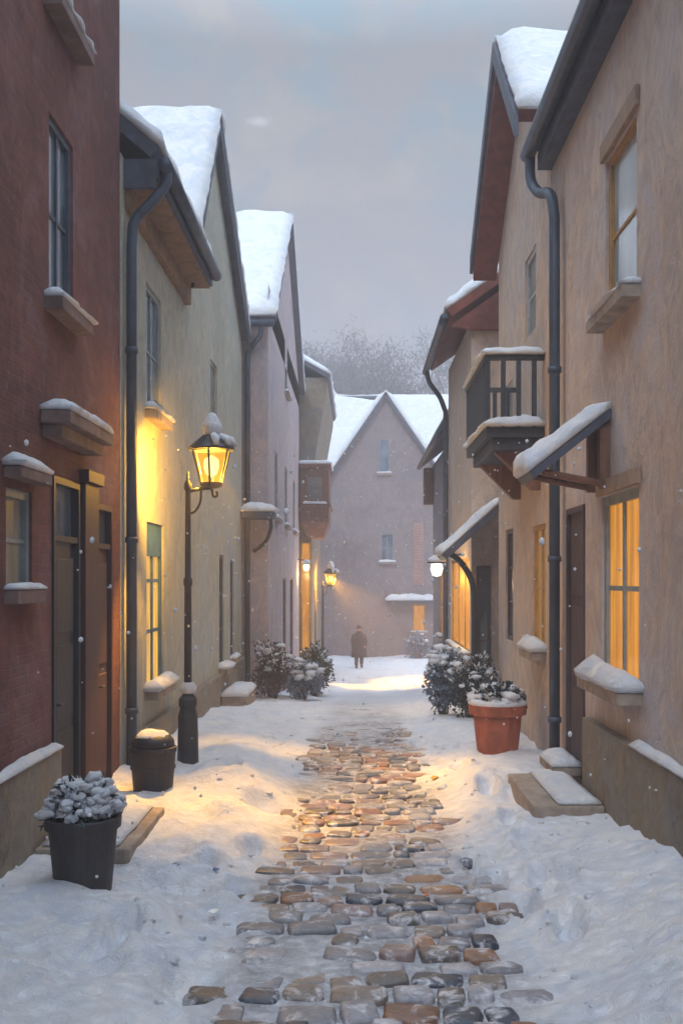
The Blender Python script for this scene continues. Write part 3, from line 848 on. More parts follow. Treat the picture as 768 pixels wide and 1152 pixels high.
n_ = slope(bm, q, 0.07)
cn = build('canopy', bm, M['fascia'], h)
bm = bmesh.new(); snow_slab(bm, [Vector(p) + n_ * 0.002 for p in q], 0.15, 0.05, 53.0, up=n_, rag=0.3, amp=0.45); build('canopy_snow', bm, M['snow'], cn, smooth_shade=True)
for yy in (8.88, 9.34):
    bm = bmesh.new()
    hexa(bm, [(2.195, yy - .04, 2.98), (2.195, yy + .04, 2.98), (2.11, yy + .04, 2.98), (2.11, yy - .04, 2.98), (2.195, yy - .04, 3.57), (2.195, yy + .04, 3.57), (2.11, yy + .04, 3.50), (2.11, yy - .04, 3.50)])
    tube(bm, [(2.13, yy, 3.02), (1.62, yy, 3.12)], 0.03, 6)
    build('bracket', bm, M['wood'], cn)

# --- ochre gabled house with balcony
h = empty('ochre_house', (2.2, 13.4, 0), 'ochre house with red-brown gable eave and small dark balcony, past the tan house', 'house')
ops = [(12.5, 13.3, 5.25, 6.3), (11.85, 12.75, 1.32, 2.84), (14.3, 15.0, 1.3, 2.9), (12.3, 13.3, 3.62, 4.95)]
ops[3] = (14.35, 15.0, 3.9, 5.0)
bm = bmesh.new(); shell(bm, FR, 11.53, 15.75, -0.9, 7.3, 7.3, (13.4, 9.0), 7.5, None, ops); build('wall', bm, M['ochre'], h)
roof_of(h, [[(1.84, 11.56, 7.50), (1.84, 13.4, 9.26), (9.8, 13.4, 9.26), (9.8, 11.56, 7.50)],
            [(1.84, 16.05, 7.30), (1.84, 13.4, 9.26), (9.8, 13.4, 9.26), (9.8, 16.05, 7.30)]], M['redroof'], 0.16, 61.0)
bm = bmesh.new()
for (ua, za), (ub, zb_) in (((11.58, 7.46), (13.4, 9.22)), ((16.08, 7.24), (13.4, 9.22))):
    d = 0.26
    hexa(bm, [FR.P(ua, za - d, 0.362), FR.P(ub, zb_ - d, 0.362), FR.P(ub, zb_ - d, 0.41), FR.P(ua, za - d, 0.41),
              FR.P(ua, za, 0.362), FR.P(ub, zb_, 0.362), FR.P(ub, zb_, 0.41), FR.P(ua, za, 0.41)])
build('bargeboard', bm, M['fascia'], h)
bm = bmesh.new()   # boarded underside on the far slope
hexa(bm, [FR.P(13.4, 8.82, 0.004), FR.P(16.04, 6.86, 0.004), FR.P(16.04, 6.86, 0.36), FR.P(13.4, 8.82, 0.36),
          FR.P(13.4, 9.04, 0.004), FR.P(16.04, 7.08, 0.004), FR.P(16.04, 7.08, 0.36), FR.P(13.4, 9.04, 0.36)])
build('soffit', bm, M['redroof'], h)
window(h, FR, *ops[0], M['frame_pale'], M['glass_olive'], nu=1, nv=2, seed=61, sill=0.0)
window(h, FR, *ops[1], M['frame_ochre'], M['lit_dim'], nu=2, nv=2, seed=62, sill=0.17, snow=0.18, sill_ext=0.02)
window(h, FR, *ops[2], M['darkbrown'], M['glass'], nu=1, nv=3, seed=63, sill=0.0)
window(h, FR, *ops[3], M['frame_pale'], M['glass_olive'], nu=1, nv=2, seed=64, sill=0.1)
# balcony
bal = None
bm = bmesh.new()
box(bm, 1.52, 2.196, 11.92, 14.05, 3.84, 3.96, 0.01)
box(bm, 1.60, 2.196, 12.0, 13.97, 3.70, 3.838, 0.01)
bal = build('balcony', bm, M['iron'], h)
bm = bmesh.new()
for yy in (11.94, 14.0): box(bm, 1.50, 2.196, yy - .035, yy + .035, 4.74, 4.80, 0.006); 
box(bm, 1.50, 1.56, 11.976, 13.964, 4.741, 4.799, 0.006)
for xx in (1.54, 1.72, 1.90, 2.08):
    for yy in (11.94, 14.0): box(bm, xx - .026, xx + .026, yy - .026, yy + .026, 3.96, 4.74)
yy = 12.10
while yy < 13.95:
    box(bm, 1.512, 1.548, yy - .03, yy + .03, 3.96, 4.741); yy += 0.115
build('railing', bm, M['iron'], bal)
bm = bmesh.new()
snow_slab(bm, [(1.46, 11.86, 4.802), (2.19, 11.86, 4.802), (2.19, 12.0, 4.802), (1.46, 12.0, 4.802)], 0.085, 0.05, 1.3, amp=0.45)
snow_slab(bm, [(1.47, 12.0, 4.802), (1.59, 12.0, 4.802), (1.59, 14.06, 4.802), (1.47, 14.06, 4.802)], 0.085, 0.05, 1.9, amp=0.45)
snow_slab(bm, [(1.49, 11.84, 3.962), (2.19, 11.84, 3.962), (2.19, 14.06, 3.962), (1.49, 14.06, 3.962)], 0.13, 0.06, 2.9, amp=0.5)
build('balcony_snow', bm, M['snow'], bal, smooth_shade=True)
for yy in (12.25, 13.7):
    bm = bmesh.new()
    hexa(bm, [(2.196, yy - .07, 3.25), (2.196, yy + .07, 3.25), (2.10, yy + .07, 3.25), (2.10, yy - .07, 3.25), (2.196, yy - .07, 3.70), (2.196, yy + .07, 3.70), (1.66, yy + .07, 3.70), (1.66, yy - .07, 3.70)])
    build('corbel', bm, M['wood'], bal)

# --- low tan house with slate porch
FR3 = right_wall(1.92)
h = empty('porch_house', (1.92, 18.5, -0.3), 'narrow tan house with red-brown eave end and leaning slate porch roof, beyond the balcony', 'house')
ops = [(17.25, 20.7, 0.9, 2.55)]
bm = bmesh.new(); shell(bm, FR3, 17.0, 21.2, -1.2, 6.5, 6.5, None, 6.0, 8.9, ops); build('wall', bm, M['ochre'], h)
window(h, FR3, *ops[0], M['frame_ochre'], M['lit'], nu=3, nv=1, seed=71, sill=0.1, snow=0.05, label='wide shop window glowing orange')
roof_of(h, [[(1.50, 16.8, 6.62), (1.50, 21.3, 6.62), (4.92, 21.3, 9.0), (4.92, 16.8, 9.0)],
            [(8.2, 16.8, 6.62), (8.2, 21.3, 6.62), (4.92, 21.3, 9.0), (4.92, 16.8, 9.0)]], M['redroof'], 0.17, 71.0)
bm = bmesh.new()   # red boarded gable end above the eave, its overhang boxed in
vs = [(1.56, 6.36), (1.92, 6.30), (4.92, 6.3), (4.92, 8.74)]
a = [bm.verts.new((x, 16.97, z)) for x, z in vs]; b_ = [bm.verts.new((x, 16.86, z)) for x, z in vs]
bm.faces.new(a); bm.faces.new(b_[::-1])
for k in range(4): bm.faces.new((a[k], a[(k + 1) % 4], b_[(k + 1) % 4], b_[k]))
build('gable_boards', bm, M['redroof'], h)
gutter(h, curve_pts([(1.45, 16.8, 6.48), (1.45, 19.0, 6.48), (1.45, 21.3, 6.48)]), 0.07)
downpipe(h, curve_pts([(1.45, 20.9, 6.44), (1.50, 20.9, 6.2), (1.72, 20.95, 5.9), (1.84, 20.97, 5.6)]) + [(1.84, 20.97, -0.5)], 0.05)
bm = bmesh.new()
q = [(2.30, 15.9, 3.42), (2.30, 16.98, 3.42), (1.34, 16.98, 2.56), (1.34, 15.9, 2.56)]
n_ = slope(bm, q, 0.10)
cn = build('porch_roof', bm, M['slate'], h)
bm = bmesh.new(); snow_slab(bm, [Vector(p) + n_ * 0.002 for p in q], 0.09, 0.07, 73.0, up=n_, amp=0.5); build('porch_snow', bm, M['snow'], cn, smooth_shade=True)
bm = bmesh.new(); tube(bm, curve_pts([(1.50, 16.5, 2.60), (1.70, 16.5, 2.44), (1.88, 16.5, 2.1), (1.91, 16.5, 1.5)]) + [(1.91, 16.5, -0.4)], 0.05, 8)
build('post', bm, M['iron'], cn, smooth_shade=True)
FE3 = end_wall(17.0)
window(h, FE3, 2.0, 2.24, -0.1, 2.4, M['darkbrown'], M['glass'], applied=True, nu=1, nv=2, sill=0)

# --- blue-grey house
FR4 = right_wall(2.34)
h = empty('blue_grey_house', (2.34, 26, -0.8), 'blue-grey house with low snowy eave near the far right end of the lane', 'house')
ops = [(24.5, 25.6, 1.2, 2.8), (27.6, 28.6, 0.6, 2.4)]
bm = bmesh.new(); shell(bm, FR4, 21.5, 31.0, -2.6, 5.6, 5.6, None, 6.5, 8.4, ops); build('wall', bm, M['bluegrey'], h)
for k, o_ in enumerate(ops): window(h, FR4, *o_, M['frame_ochre'] if k else M['frame_grey'], M['lit'] if k else M['glass'], seed=81 + k)
roof_of(h, [[(1.98, 21.4, 5.7), (1.98, 31.2, 5.7), (5.6, 31.2, 8.6), (5.6, 21.4, 8.6)], [(9.2, 21.4, 5.7), (9.2, 31.2, 5.7), (5.6, 31.2, 8.6), (5.6, 21.4, 8.6)]], M['slate'], 0.18, 81.0, cell=0.3)
gutter(h, [(1.93, 21.4, 5.56), (1.93, 31.2, 5.56)], 0.07)
bm = bmesh.new(); fbox(bm, FR4, 30.6, 31.0, 4.4, 5.5, 0.003, 0.30, 0.03); build('corner_corbel', bm, M['wood'], h)

# --- house closing the lane
FF = end_wall(50.0)
h = empty('gabled_house', (1.5, 50, -1.7), 'dusky rose house with a tall snowy gable closing the end of the lane', 'house')
bm = bmesh.new()
ops = [(1.22, 1.86, 2.95, 4.35), (2.78, 3.40, -0.45, 0.9)]
shell(bm, FF, -3.2, 7.2, -3.4, 7.2, 7.2, None, 9.0, 11.6, ops); build('wall', bm, M['dusk'], h)
bm = bmesh.new()   # cross gable, a hand's breadth proud of the wall
tri = [(-1.35, 6.9), (4.25, 6.9), (1.45, 11.0)]
a = [bm.verts.new(FF.P(u, v, 0.003)) for u, v in tri]; b_ = [bm.verts.new(FF.P(u, v, -3.6)) for u, v in tri]
bm.faces.new(a); bm.faces.new(b_[::-1])
for k in range(3): bm.faces.new((a[k], a[(k + 1) % 3], b_[(k + 1) % 3], b_[k]))
build('gable', bm, M['dusk'], h)
roof_of(h, [[(-3.5, 49.6, 7.0), (-1.55, 49.6, 7.0), (1.45, 54.2, 11.5), (-1.4, 54.5, 11.9)],
            [(4.45, 49.6, 7.0), (7.6, 49.6, 7.0), (7.6, 54.5, 11.9), (1.45, 54.5, 11.9)],
            [(-3.5, 59.4, 7.0), (7.6, 59.4, 7.0), (7.6, 54.5, 11.9), (-1.4, 54.5, 11.9)]], M['slate'], 0.24, 91.0, cell=0.35)
roof_of(h, [[(-1.62, 49.72, 6.78), (1.45, 49.72, 11.26), (1.45, 54.3, 11.26), (-1.62, 54.3, 6.78)],
            [(4.52, 49.72, 6.78), (1.45, 49.72, 11.26), (1.45, 54.3, 11.26), (4.52, 54.3, 6.78)]], M['fascia'], 0.24, 95.0, name='gable_roof', cell=0.3, t=0.16)
FG = end_wall(49.996)
window(h, FG, 1.12, 1.66, 7.3, 9.0, M['frame_grey'], M['glass_blue'], applied=True, nu=1, nv=2, sill=0.12, snow=0.1)
window(h, FF, *ops[0], M['frame_grey'], M['glass_blue'], nu=2, nv=2, sill=0.16, snow=0.12)
window(h, FF, *ops[1], M['frame_ochre'], M['lit'], nu=2, nv=2, sill=0.1, snow=0.06, label='low window glowing amber under the snowy hood')
bm = bmesh.new(); fbox(bm, FF, 2.80, 3.30, 1.85, 4.9, 0.003, 0.05, 0.01)
for k in range(22):
    v = 1.95 + k * 0.132; fbox(bm, FF, 2.86, 3.24, v, v + 0.10, 0.045, 0.075, 0.012)
build('shutter', bm, M['pinkpaint'], h)
bm = bmesh.new(); fbox(bm, FF, 1.55, 3.75, 0.98, 1.1, 0.003, 0.7, 0.02)
hd = build('door_hood', bm, M['fascia'], h)
ledge_snow(hd, [FF.P(1.5, 1.104, 0.01), FF.P(3.8, 1.104, 0.01), FF.P(3.8, 1.104, 0.72), FF.P(1.5, 1.104, 0.72)], 0.3, 97.0, 'hood_snow', 0.1)

# --- a snowy roof behind it
h = empty('distant_house', (-1.5, 66, 0), 'hazy snow-roofed house half hidden behind the gabled one', 'house')
FD = end_wall(66)
bm = bmesh.new(); shell(bm, FD, -7.0, 0.9, -1.5, 9.6, 9.6, (-2.2, 15.0), 8, None, []); build('wall', bm, M['bluegrey'], h)
roof_of(h, [[(-7.3, 65.6, 9.5), (-2.2, 65.6, 15.2), (-2.2, 74, 15.2), (-7.3, 74, 9.5)], [(1.2, 65.6, 9.5), (-2.2, 65.6, 15.2), (-2.2, 74, 15.2), (1.2, 74, 9.5)]], M['slate'], 0.3, 99.0, cell=0.4)

# ================================================================== STREET THINGS
# --- street lamps
def make_lamp():
    L = empty('street_lamp', (0, 0, 0), 'x', 'street lamp')
    bm = bmesh.new()
    lathe(bm, [(0.13, -0.15), (0.13, 0.05), (0.115, 0.10), (0.105, 0.62), (0.085, 0.70), (0.10, 0.74), (0.10, 0.80), (0.055, 0.86), (0.050, 0.96)], (0, 0, 0), 14)
    bs = build('base', bm, M['iron'], L, smooth_shade=False)
    bm = bmesh.new(); lathe(bm, [(0.052, 0.86), (0.085, 0.88), (0.09, 0.93), (0.06, 0.98), (0.0, 0.985)], (0.005, -0.01, 0.0), 12); build('base_snow', bm, M['snow'], bs, smooth_shade=True)
    bm = bmesh.new()
    lathe(bm, [(0.042, 0.95), (0.038, 2.0), (0.048, 2.02), (0.048, 2.08), (0.034, 2.1), (0.030, 3.02), (0.045, 3.04), (0.045, 3.10), (0.02, 3.14), (0.012, 3.22), (0.0, 3.24)], (0, 0, 0), 12)
    build('pole', bm, M['iron'], L, smooth_shade=True)
    lx = 0.25
    bm = bmesh.new()
    tube(bm, [(0, 0, 3.02), (0.10, 0, 3.04), (lx, 0, 3.06)], 0.020, 8)
    tube(bm, curve_pts([(0.0, 0, 2.78), (0.07, 0, 2.80), (0.13, 0, 2.90), (0.14, 0, 3.03)]), 0.013, 7)
    tube(bm, curve_pts([(lx, 0, 3.06), (lx + 0.02, 0, 2.97), (lx + 0.06, 0, 2.97), (lx + 0.055, 0, 3.02)]), 0.014, 7)
    build('arm', bm, M['iron'], L, smooth_shade=True)
    zb, zt = 3.10, 3.46
    rb, rt = 0.118, 0.215
    bm = bmesh.new()
    lathe(bm, [(0.05, zb - 0.05), (0.12, zb - 0.03), (rb + 0.012, zb - 0.01), (rb + 0.012, zb + 0.012), (rb, zb + 0.012)], (lx, 0, 0), 6, rot=R(30))
    for k in range(6):
        th = R(30 + 60 * k)
        tube(bm, [(lx + rb * math.cos(th), rb * math.sin(th), zb), (lx + rt * math.cos(th), rt * math.sin(th), zt)], 0.012, 5)
        t2 = R(30 + 60 * (k + 1))
        tube(bm, [(lx + rt * math.cos(th), rt * math.sin(th), zt), (lx + rt * math.cos(t2), rt * math.sin(t2), zt)], 0.013, 5)
    ln = build('lantern', bm, M['iron'], L)
    bm = bmesh.new()
    ri = 0.985
    rings = [[bm.verts.new((lx + r * ri * math.cos(R(30 + 60 * k)), r * ri * math.sin(R(30 + 60 * k)), z)) for k in range(6)] for r, z in ((rb, zb + 0.01), (rt, zt))]
    for k in range(6): bm.faces.new((rings[0][k], rings[0][(k + 1) % 6], rings[1][(k + 1) % 6], rings[1][k]))
    build('glass', bm, M['lantern_glass'], ln)
    bm = bmesh.new(); lathe(bm, [(0.0, zb + 0.07), (0.055, zb + 0.10), (0.085, zb + 0.18), (0.075, zb + 0.26), (0.0, zb + 0.31)], (lx, 0, 0), 14)
    build('bulb', bm, M['mantle'], ln, smooth_shade=True)
    bm = bmesh.new(); lathe(bm, [(0.245, zt - 0.005), (0.255, zt + 0.015), (0.16, zt + 0.10), (0.075, zt + 0.17), (0.06, zt + 0.23), (0.085, zt + 0.245), (0.05, zt + 0.29), (0.015, zt + 0.31), (0.018, zt + 0.35), (0, zt + 0.37)], (lx, 0, 0), 12, rot=R(15))
    cp = build('cap', bm, M['iron'], L)
    bm = bmesh.new()
    lathe(bm, [(0.10, zt + 0.15), (0.10, zt + 0.20), (0.112, zt + 0.245), (0.095, zt + 0.29), (0.06, zt + 0.345), (0.035, zt + 0.39), (0, zt + 0.405)], (lx + 0.005, 0.0, 0), 12)
    for k in range(5):   # snow lying on the right half of the cap
        th = R(-70 + 35 * k)
        c0 = Vector((lx, 0, 0)); d = Vector((math.cos(th), math.sin(th), 0))
        tube(bm, [c0 + d * 0.12 + Vector((0, 0, zt + 0.155)), c0 + d * 0.20 + Vector((0, 0, zt + 0.105)), c0 + d * 0.245 + Vector((0, 0, zt + 0.035))], [0.03, 0.045, 0.03], 8)
    for v in bm.verts:
        v.co += Vector((nz(v.co.x * 9, v.co.y * 9, v.co.z * 9), nz(v.co.y * 9, v.co.z * 9, 3), nz(v.co.z * 9, v.co.x * 9, 7))) * 0.02
    build('cap_snow', bm, M['snow'], cp, smooth_shade=True)
    ld = bpy.data.lights.new('lamp_light', 'POINT'); ld.energy = 260; ld.color = (1.0, 0.62, 0.12); ld.shadow_soft_size = 0.07
    lo = bpy.data.objects.new('lamp_light', ld); lo.location = (lx, 0, zb + 0.2); COL.objects.link(lo); lo.parent = L
    # added downward spot with no reflector modelled; concentrates the pool on the snow
    ld = bpy.data.lights.new('lamp_reflector', 'SPOT'); ld.energy = 7000; ld.color = (1.0, 0.60, 0.10); ld.shadow_soft_size = 0.06
    ld.spot_size = R(86); ld.spot_blend = 0.7
    lo = bpy.data.objects.new('lamp_reflector', ld); lo.location = (lx, 0, zb + 0.22); COL.objects.link(lo); lo.parent = L
    lo.rotation_euler = Vector((0.08, -0.14, -0.95)).to_track_quat('-Z', 'Y').to_euler()
    # added spot, no mirrored pane here; puts the glow on the house wall behind
    ld = bpy.data.lights.new('added_wall_spot', 'SPOT'); ld.energy = 1500; ld.color = (1.0, 0.62, 0.12); ld.shadow_soft_size = 0.06
    ld.spot_size = R(105); ld.spot_blend = 0.8
    lo = bpy.data.objects.new('added_wall_spot', ld); lo.location = (lx, 0, zb + 0.22); COL.objects.link(lo); lo.parent = L
    lo.rotation_euler = Vector((-0.70, 0.72, -0.10)).to_track_quat('-Z', 'Y').to_euler()
    return L
lamp = make_lamp()
lamp2 = copy_tree(lamp)
lamp.location = (-1.86, 11.35, 0.02); lamp.scale = (1.04, 1.04, 1.04)
tag(lamp, 'tall iron street lamp with glowing yellow lantern beside the olive house', 'street lamp', 'street lamps')
lamp2.location = (-1.22, 38.0, g(38)); lamp2.scale = (1.18, 1.18, 1.18)
tag(lamp2, 'small distant street lamp glowing yellow before the gabled house', 'street lamp', 'street lamps')
for ch in lamp2.children:
    if ch.type == 'LIGHT':
        ch.data = ch.data.copy(); ch.data.energy *= 1.7; ch.data.color = (1.0, 0.56, 0.07)
        if 'reflector' in ch.name: ch.data.energy *= 1.7; ch.rotation_euler = Vector((0.60, -0.30, -0.75)).to_track_quat('-Z', 'Y').to_euler()  # far lamp's copy of the added spot, boosted and turned across the lane

# --- wall lanterns
def wall_lantern(loc, wallx, label, mant, energy, size=1.0):
    L = empty('wall_lamp', loc, label, 'wall lamp', 'wall lanterns')
    c = Vector(loc)
    bm = bmesh.new(); tube(bm, [c + V(0, 0, 0.22), V(wallx, c.y, c.z + 0.26)], 0.018, 6); tube(bm, [c + V(0, 0, 0.22), c + V(0, 0, 0.14)], 0.012, 6)
    build('bracket', bm, M['iron'], L)
    bm = bmesh.new(); lathe(bm, [(0.17 * size, 0.10), (0.05, 0.19), (0, 0.21)], c, 8); cp = build('lamp_shade', bm, M['iron'], L)
    bm = bmesh.new(); lathe(bm, [(0.16 * size, 0.122), (0.13 * size, 0.19), (0.05, 0.25), (0, 0.26)], c, 10); build('shade_snow', bm, M['snow'], cp, smooth_shade=True)
    bm = bmesh.new(); lathe(bm, [(0, -0.13 * size), (0.07 * size, -0.11 * size), (0.105 * size, 0.0), (0.09 * size, 0.09), (0, 0.10)], c, 12)
    build('bulb', bm, mant, L, smooth_shade=True)
    ld = bpy.data.lights.new('lamp_light', 'POINT'); ld.energy = energy; ld.color = (1.0, 0.66, 0.28); ld.shadow_soft_size = 0.12
    lo = bpy.data.objects.new('lamp_light', ld); lo.location = (0, 0, -0.25); COL.objects.link(lo); lo.parent = L
wall_lantern((1.44, 18.2, 2.36), 1.92, 'bright white lantern hanging under the end of the slate porch', M['mantle_white'], 60, 1.1)
wall_lantern((-1.62, 33.6, 2.55), -1.9, 'dim yellow lantern beside the amber window, left of the distant lamp', M['mantle'], 40, 1.0)

# --- foliage
def leaves(bm, c, rad, n, size, rnd, shell_p=0.45, droop=0.0, lump=0.35, top_only=False, wide=0.42):
    c = Vector(c)
    for _ in range(n):
        d = Vector((rnd.gauss(0, 1), rnd.gauss(0, 1), rnd.gauss(0, 1)))
        if d.length < 1e-4: continue
        d.normalize()
        if top_only and d.z < 0.15: d.z = abs(d.z) + 0.2; d.normalize()
        r = (rnd.random() ** shell_p) * (1 + lump * nz(d.x * 1.8 + c.x, d.y * 1.8 + c.y, d.z * 1.8))
        p = c + Vector((d.x * rad[0], d.y * rad[1], d.z * rad[2])) * r
        ax = (d + Vector((rnd.gauss(0, .6), rnd.gauss(0, .6), rnd.gauss(0, .6) - droop))).normalized()
        sd = ax.cross(Vector((rnd.gauss(0, 1), rnd.gauss(0, 1), rnd.gauss(0, 1)))).normalized()
        s = size * rnd.uniform(0.6, 1.4)
        w = s * wide
        nrm = ax.cross(sd) * s * 0.14
        v = [bm.verts.new(p), bm.verts.new(p + ax * s * .5 + sd * w + nrm), bm.verts.new(p + ax * s), bm.verts.new(p + ax * s * .5 - sd * w + nrm)]
        f1 = bm.faces.new((v[0], v[1], v[2])); f2 = bm.faces.new((v[0], v[2], v[3]))

def clumps(bm, c, rad, n, size, rnd, lo=0.1, lump=0.35, flat=0.55):
    c = Vector(c)
    for _ in range(n):
        d = Vector((rnd.gauss(0, 1), rnd.gauss(0, 1), rnd.gauss(0, 1))).normalized()
        d.z = abs(d.z) * 0.9 + lo; d.normalize()
        r = rnd.uniform(0.86, 1.04) * (1 + lump * nz(d.x * 1.8 + c.x, d.y * 1.8 + c.y, d.z * 1.8))
        p = c + Vector((d.x * rad[0], d.y * rad[1], d.z * rad[2])) * r
        s = size * rnd.uniform(0.5, 1.3)
        res = bmesh.ops.create_icosphere(bm, subdivisions=2, radius=s)
        k = rnd.random() * 50
        rot = Matrix.Rotation(rnd.uniform(0, 6.3), 4, 'Z') @ Matrix.Rotation(rnd.uniform(-0.5, 0.5), 4, 'X')
        for v in res['verts']:
            q = v.co * (1 + 0.5 * nz(v.co.x * 3 / s + k, v.co.y * 3 / s, v.co.z * 3 / s))
            v.co = p + rot @ Vector((q.x * 1.25, q.y * 0.85, q.z * flat))

def stems(bm, base, c, rad, n, rnd, r=0.012):
    for _ in range(n):
        d = Vector((rnd.uniform(-1, 1) * rad[0], rnd.uniform(-1, 1) * rad[1], rnd.uniform(0.1, 0.9) * rad[2])) * 0.85
        e = Vector(c) + d
        b0 = Vector(base) + Vector((rnd.uniform(-.05, .05), rnd.uniform(-.05, .05), 0))
        mid = (b0 + e) / 2 + Vector((rnd.uniform(-.06, .06), rnd.uniform(-.06, .06), 0.05))
        tube(bm, curve_pts([b0, mid, e], 4), [r * (1 - 0.07 * k) for k in range(9)], 5)

def bush(loc, rad, h, leafm, label, n=1500, size=0.08, ns=40, snow_s=0.09, seed=1, group='shrubs along the lane', name='shrub', lump=0.5):
    rnd = random.Random(seed)
    B = empty(name, loc, label, 'shrub', group)
    c = (loc[0], loc[1], loc[2] + h - rad[2])
    bm = bmesh.new(); stems(bm, loc, c, rad, 14, rnd, 0.016); build('stem', bm, M['bark'], B)
    bm = bmesh.new(); leaves(bm, c, rad, int(n * 1.8), size * 0.75, rnd, lump=lump, wide=0.3); build('foliage', bm, leafm, B, recalc=False)
    if ns:
        bm = bmesh.new(); clumps(bm, c, rad, ns, snow_s, rnd, lump=lump); leaves(bm, c, (rad[0] * 1.02, rad[1] * 1.02, rad[2] * 1.02), ns * 8, size * 0.8, rnd, 0.12, top_only=True, wide=0.25)
        tag(build('snow', bm, M['snow'], B, smooth_shade=True), kind='stuff')
    return B
# left group
bush((-1.72, 21.0, g(21.0)), (0.40, 0.46, 0.52), 1.25, M['leafmauve'], 'dark purplish shrub with little snow, leftmost of the clump by the mauve house', 1300, 0.10, 22, 0.07, 3, lump=0.75)
bush((-1.12, 21.8, g(21.8)), (0.42, 0.42, 0.38), 0.90, M['leafblue'], 'low blue-grey snowy shrub in front of the left-hand clump', 1000, 0.10, 26, 0.09, 4, lump=0.7)
bush((-1.00, 24.6, g(24.6)), (0.34, 0.40, 0.54), 1.28, M['leafgreen'], 'dark green bushy shrub nearest the lane on the left', 1300, 0.11, 9, 0.07, 5, lump=0.7)
# right group
bush((1.40, 16.2, g(16.2)), (0.30, 0.36, 0.46), 1.16, M['leafblue'], 'blue-grey snow-dusted shrub at the front of the slate porch', 1100, 0.09, 26, 0.075, 6)
bush((1.80, 15.7, g(15.7)), (0.34, 0.38, 0.44), 1.02, M['leafdark'], 'almost black shrub behind the terracotta pot', 1200, 0.08, 20, 0.07, 7)
bush((2.95, 48.6, g(48.6)), (0.55, 0.5, 0.55), 1.2, M['leafblue'], 'tiny blue-grey shrub below the far lit window', 500, 0.16, 5, 0.1, 8)

# --- dark pot with snowy plant
rnd = random.Random(11)
P_ = empty('flower_pot', (-1.80, 6.76, 0.02), 'tapered charcoal flower pot on the snow by the brick house plinth', 'flower pot', 'flower pots')
c = Vector((-1.80, 6.76, 0.02))
bm = bmesh.new(); lathe(bm, [(0.165, -0.10), (0.17, 0.0), (0.183, 0.10), (0.222, 0.53), (0.246, 0.535), (0.25, 0.60), (0.238, 0.61), (0.216, 0.60), (0.21, 0.54), (0.0, 0.54)], c, 28)
build('pot', bm, M['potdark'], P_, smooth_shade=False)
pc = c + V(0, 0, 0.62)
bm = bmesh.new(); leaves(bm, pc + V(0, 0, 0.02), (0.20, 0.20, 0.20), 650, 0.065, rnd, wide=0.22); stems(bm, c + V(0, 0, 0.5), pc, (0.22, 0.22, 0.16), 12, rnd, 0.008)
pt = build('potted_plant', bm, M['leafdark'], None, loc=c + V(0, 0, 0.52), recalc=False); tag(pt, 'snow-laden bushy plant growing in the charcoal pot', 'plant', 'potted plants')
bm = bmesh.new(); clumps(bm, pc + V(0, 0, 0.01), (0.20, 0.20, 0.21), 210, 0.042, rnd, 0.0, flat=0.62, lump=0.6); leaves(bm, pc, (0.215, 0.215, 0.21), 260, 0.06, rnd, 0.15, top_only=True, wide=0.2)
tag(build('snow', bm, M['snow'], pt, smooth_shade=True), kind='stuff')
# --- terracotta pot
c = Vector((1.66, 12.0, 0.12))
P_ = empty('flower_pot', c, 'big terracotta flower pot standing in lamplit snow at right', 'flower pot', 'flower pots')
bm = bmesh.new(); lathe(bm, [(0.225, -0.15), (0.23, 0.0), (0.25, 0.15), (0.285, 0.48), (0.335, 0.485), (0.345, 0.60), (0.33, 0.615), (0.30, 0.60), (0.29, 0.55), (0, 0.55)], c, 30)
build('pot', bm, M['terracotta'], P_)
pc = c + V(0, 0, 0.64)
bm = bmesh.new(); leaves(bm, pc, (0.27, 0.27, 0.20), 600, 0.075, rnd); stems(bm, c + V(0, 0, 0.5), pc, (0.25, 0.25, 0.2), 10, rnd, 0.009)
pt = build('potted_plant', bm, M['leafdark'], None, loc=c + V(0, 0, 0.55), recalc=False); tag(pt, 'snow-capped plant growing in the terracotta pot', 'plant', 'potted plants')
bm = bmesh.new(); clumps(bm, pc, (0.27, 0.27, 0.17), 26, 0.075, rnd, 0.0, flat=0.55); leaves(bm, pc, (0.27, 0.27, 0.20), 130, 0.075, rnd, 0.15, top_only=True, wide=0.22)
lathe(bm, [(0.34, -0.02), (0.35, 0.02), (0.30, 0.05), (0.0, 0.055)], pc - V(0, 0, 0.03), 26)
tag(build('snow', bm, M['snow'], pt, smooth_shade=True), kind='stuff')

# --- litter bin
c = Vector((-1.93, 9.75, 0.02))
B = empty('litter_bin', c, 'navy barrel-shaped litter bin with snow on its lid below the drainpipe', 'litter bin')
bm = bmesh.new()
lathe(bm, [(0.155, -0.1), (0.16, 0.0), (0.175, 0.04), (0.205, 0.40), (0.215, 0.52), (0.225, 0.525), (0.225, 0.57), (0.205, 0.575), (0.19, 0.56), (0, 0.555)], c, 24)
lathe(bm, [(0.206, 0.36), (0.214, 0.365), (0.215, 0.39), (0.209, 0.395)], c, 24)
bd = build('body', bm, M['navy'], B)
bm = bmesh.new(); lathe(bm, [(0.205, 0.56), (0.20, 0.63), (0.16, 0.68), (0.07, 0.71), (0, 0.715)], c, 24); lid = build('lid', bm, M['navy'], B, smooth_shade=True)
bm = bmesh.new(); lathe(bm, [(0.172, 0.645), (0.165, 0.675), (0.11, 0.715), (0.05, 0.735), (0, 0.737)], c + V(-0.005, 0, 0), 18)
for v in bm.verts: v.co.z += 0.018 * nz(v.co.x * 14, v.co.y * 14, 2.0)
build('lid_snow', bm, M['snow'], lid, smooth_shade=True)

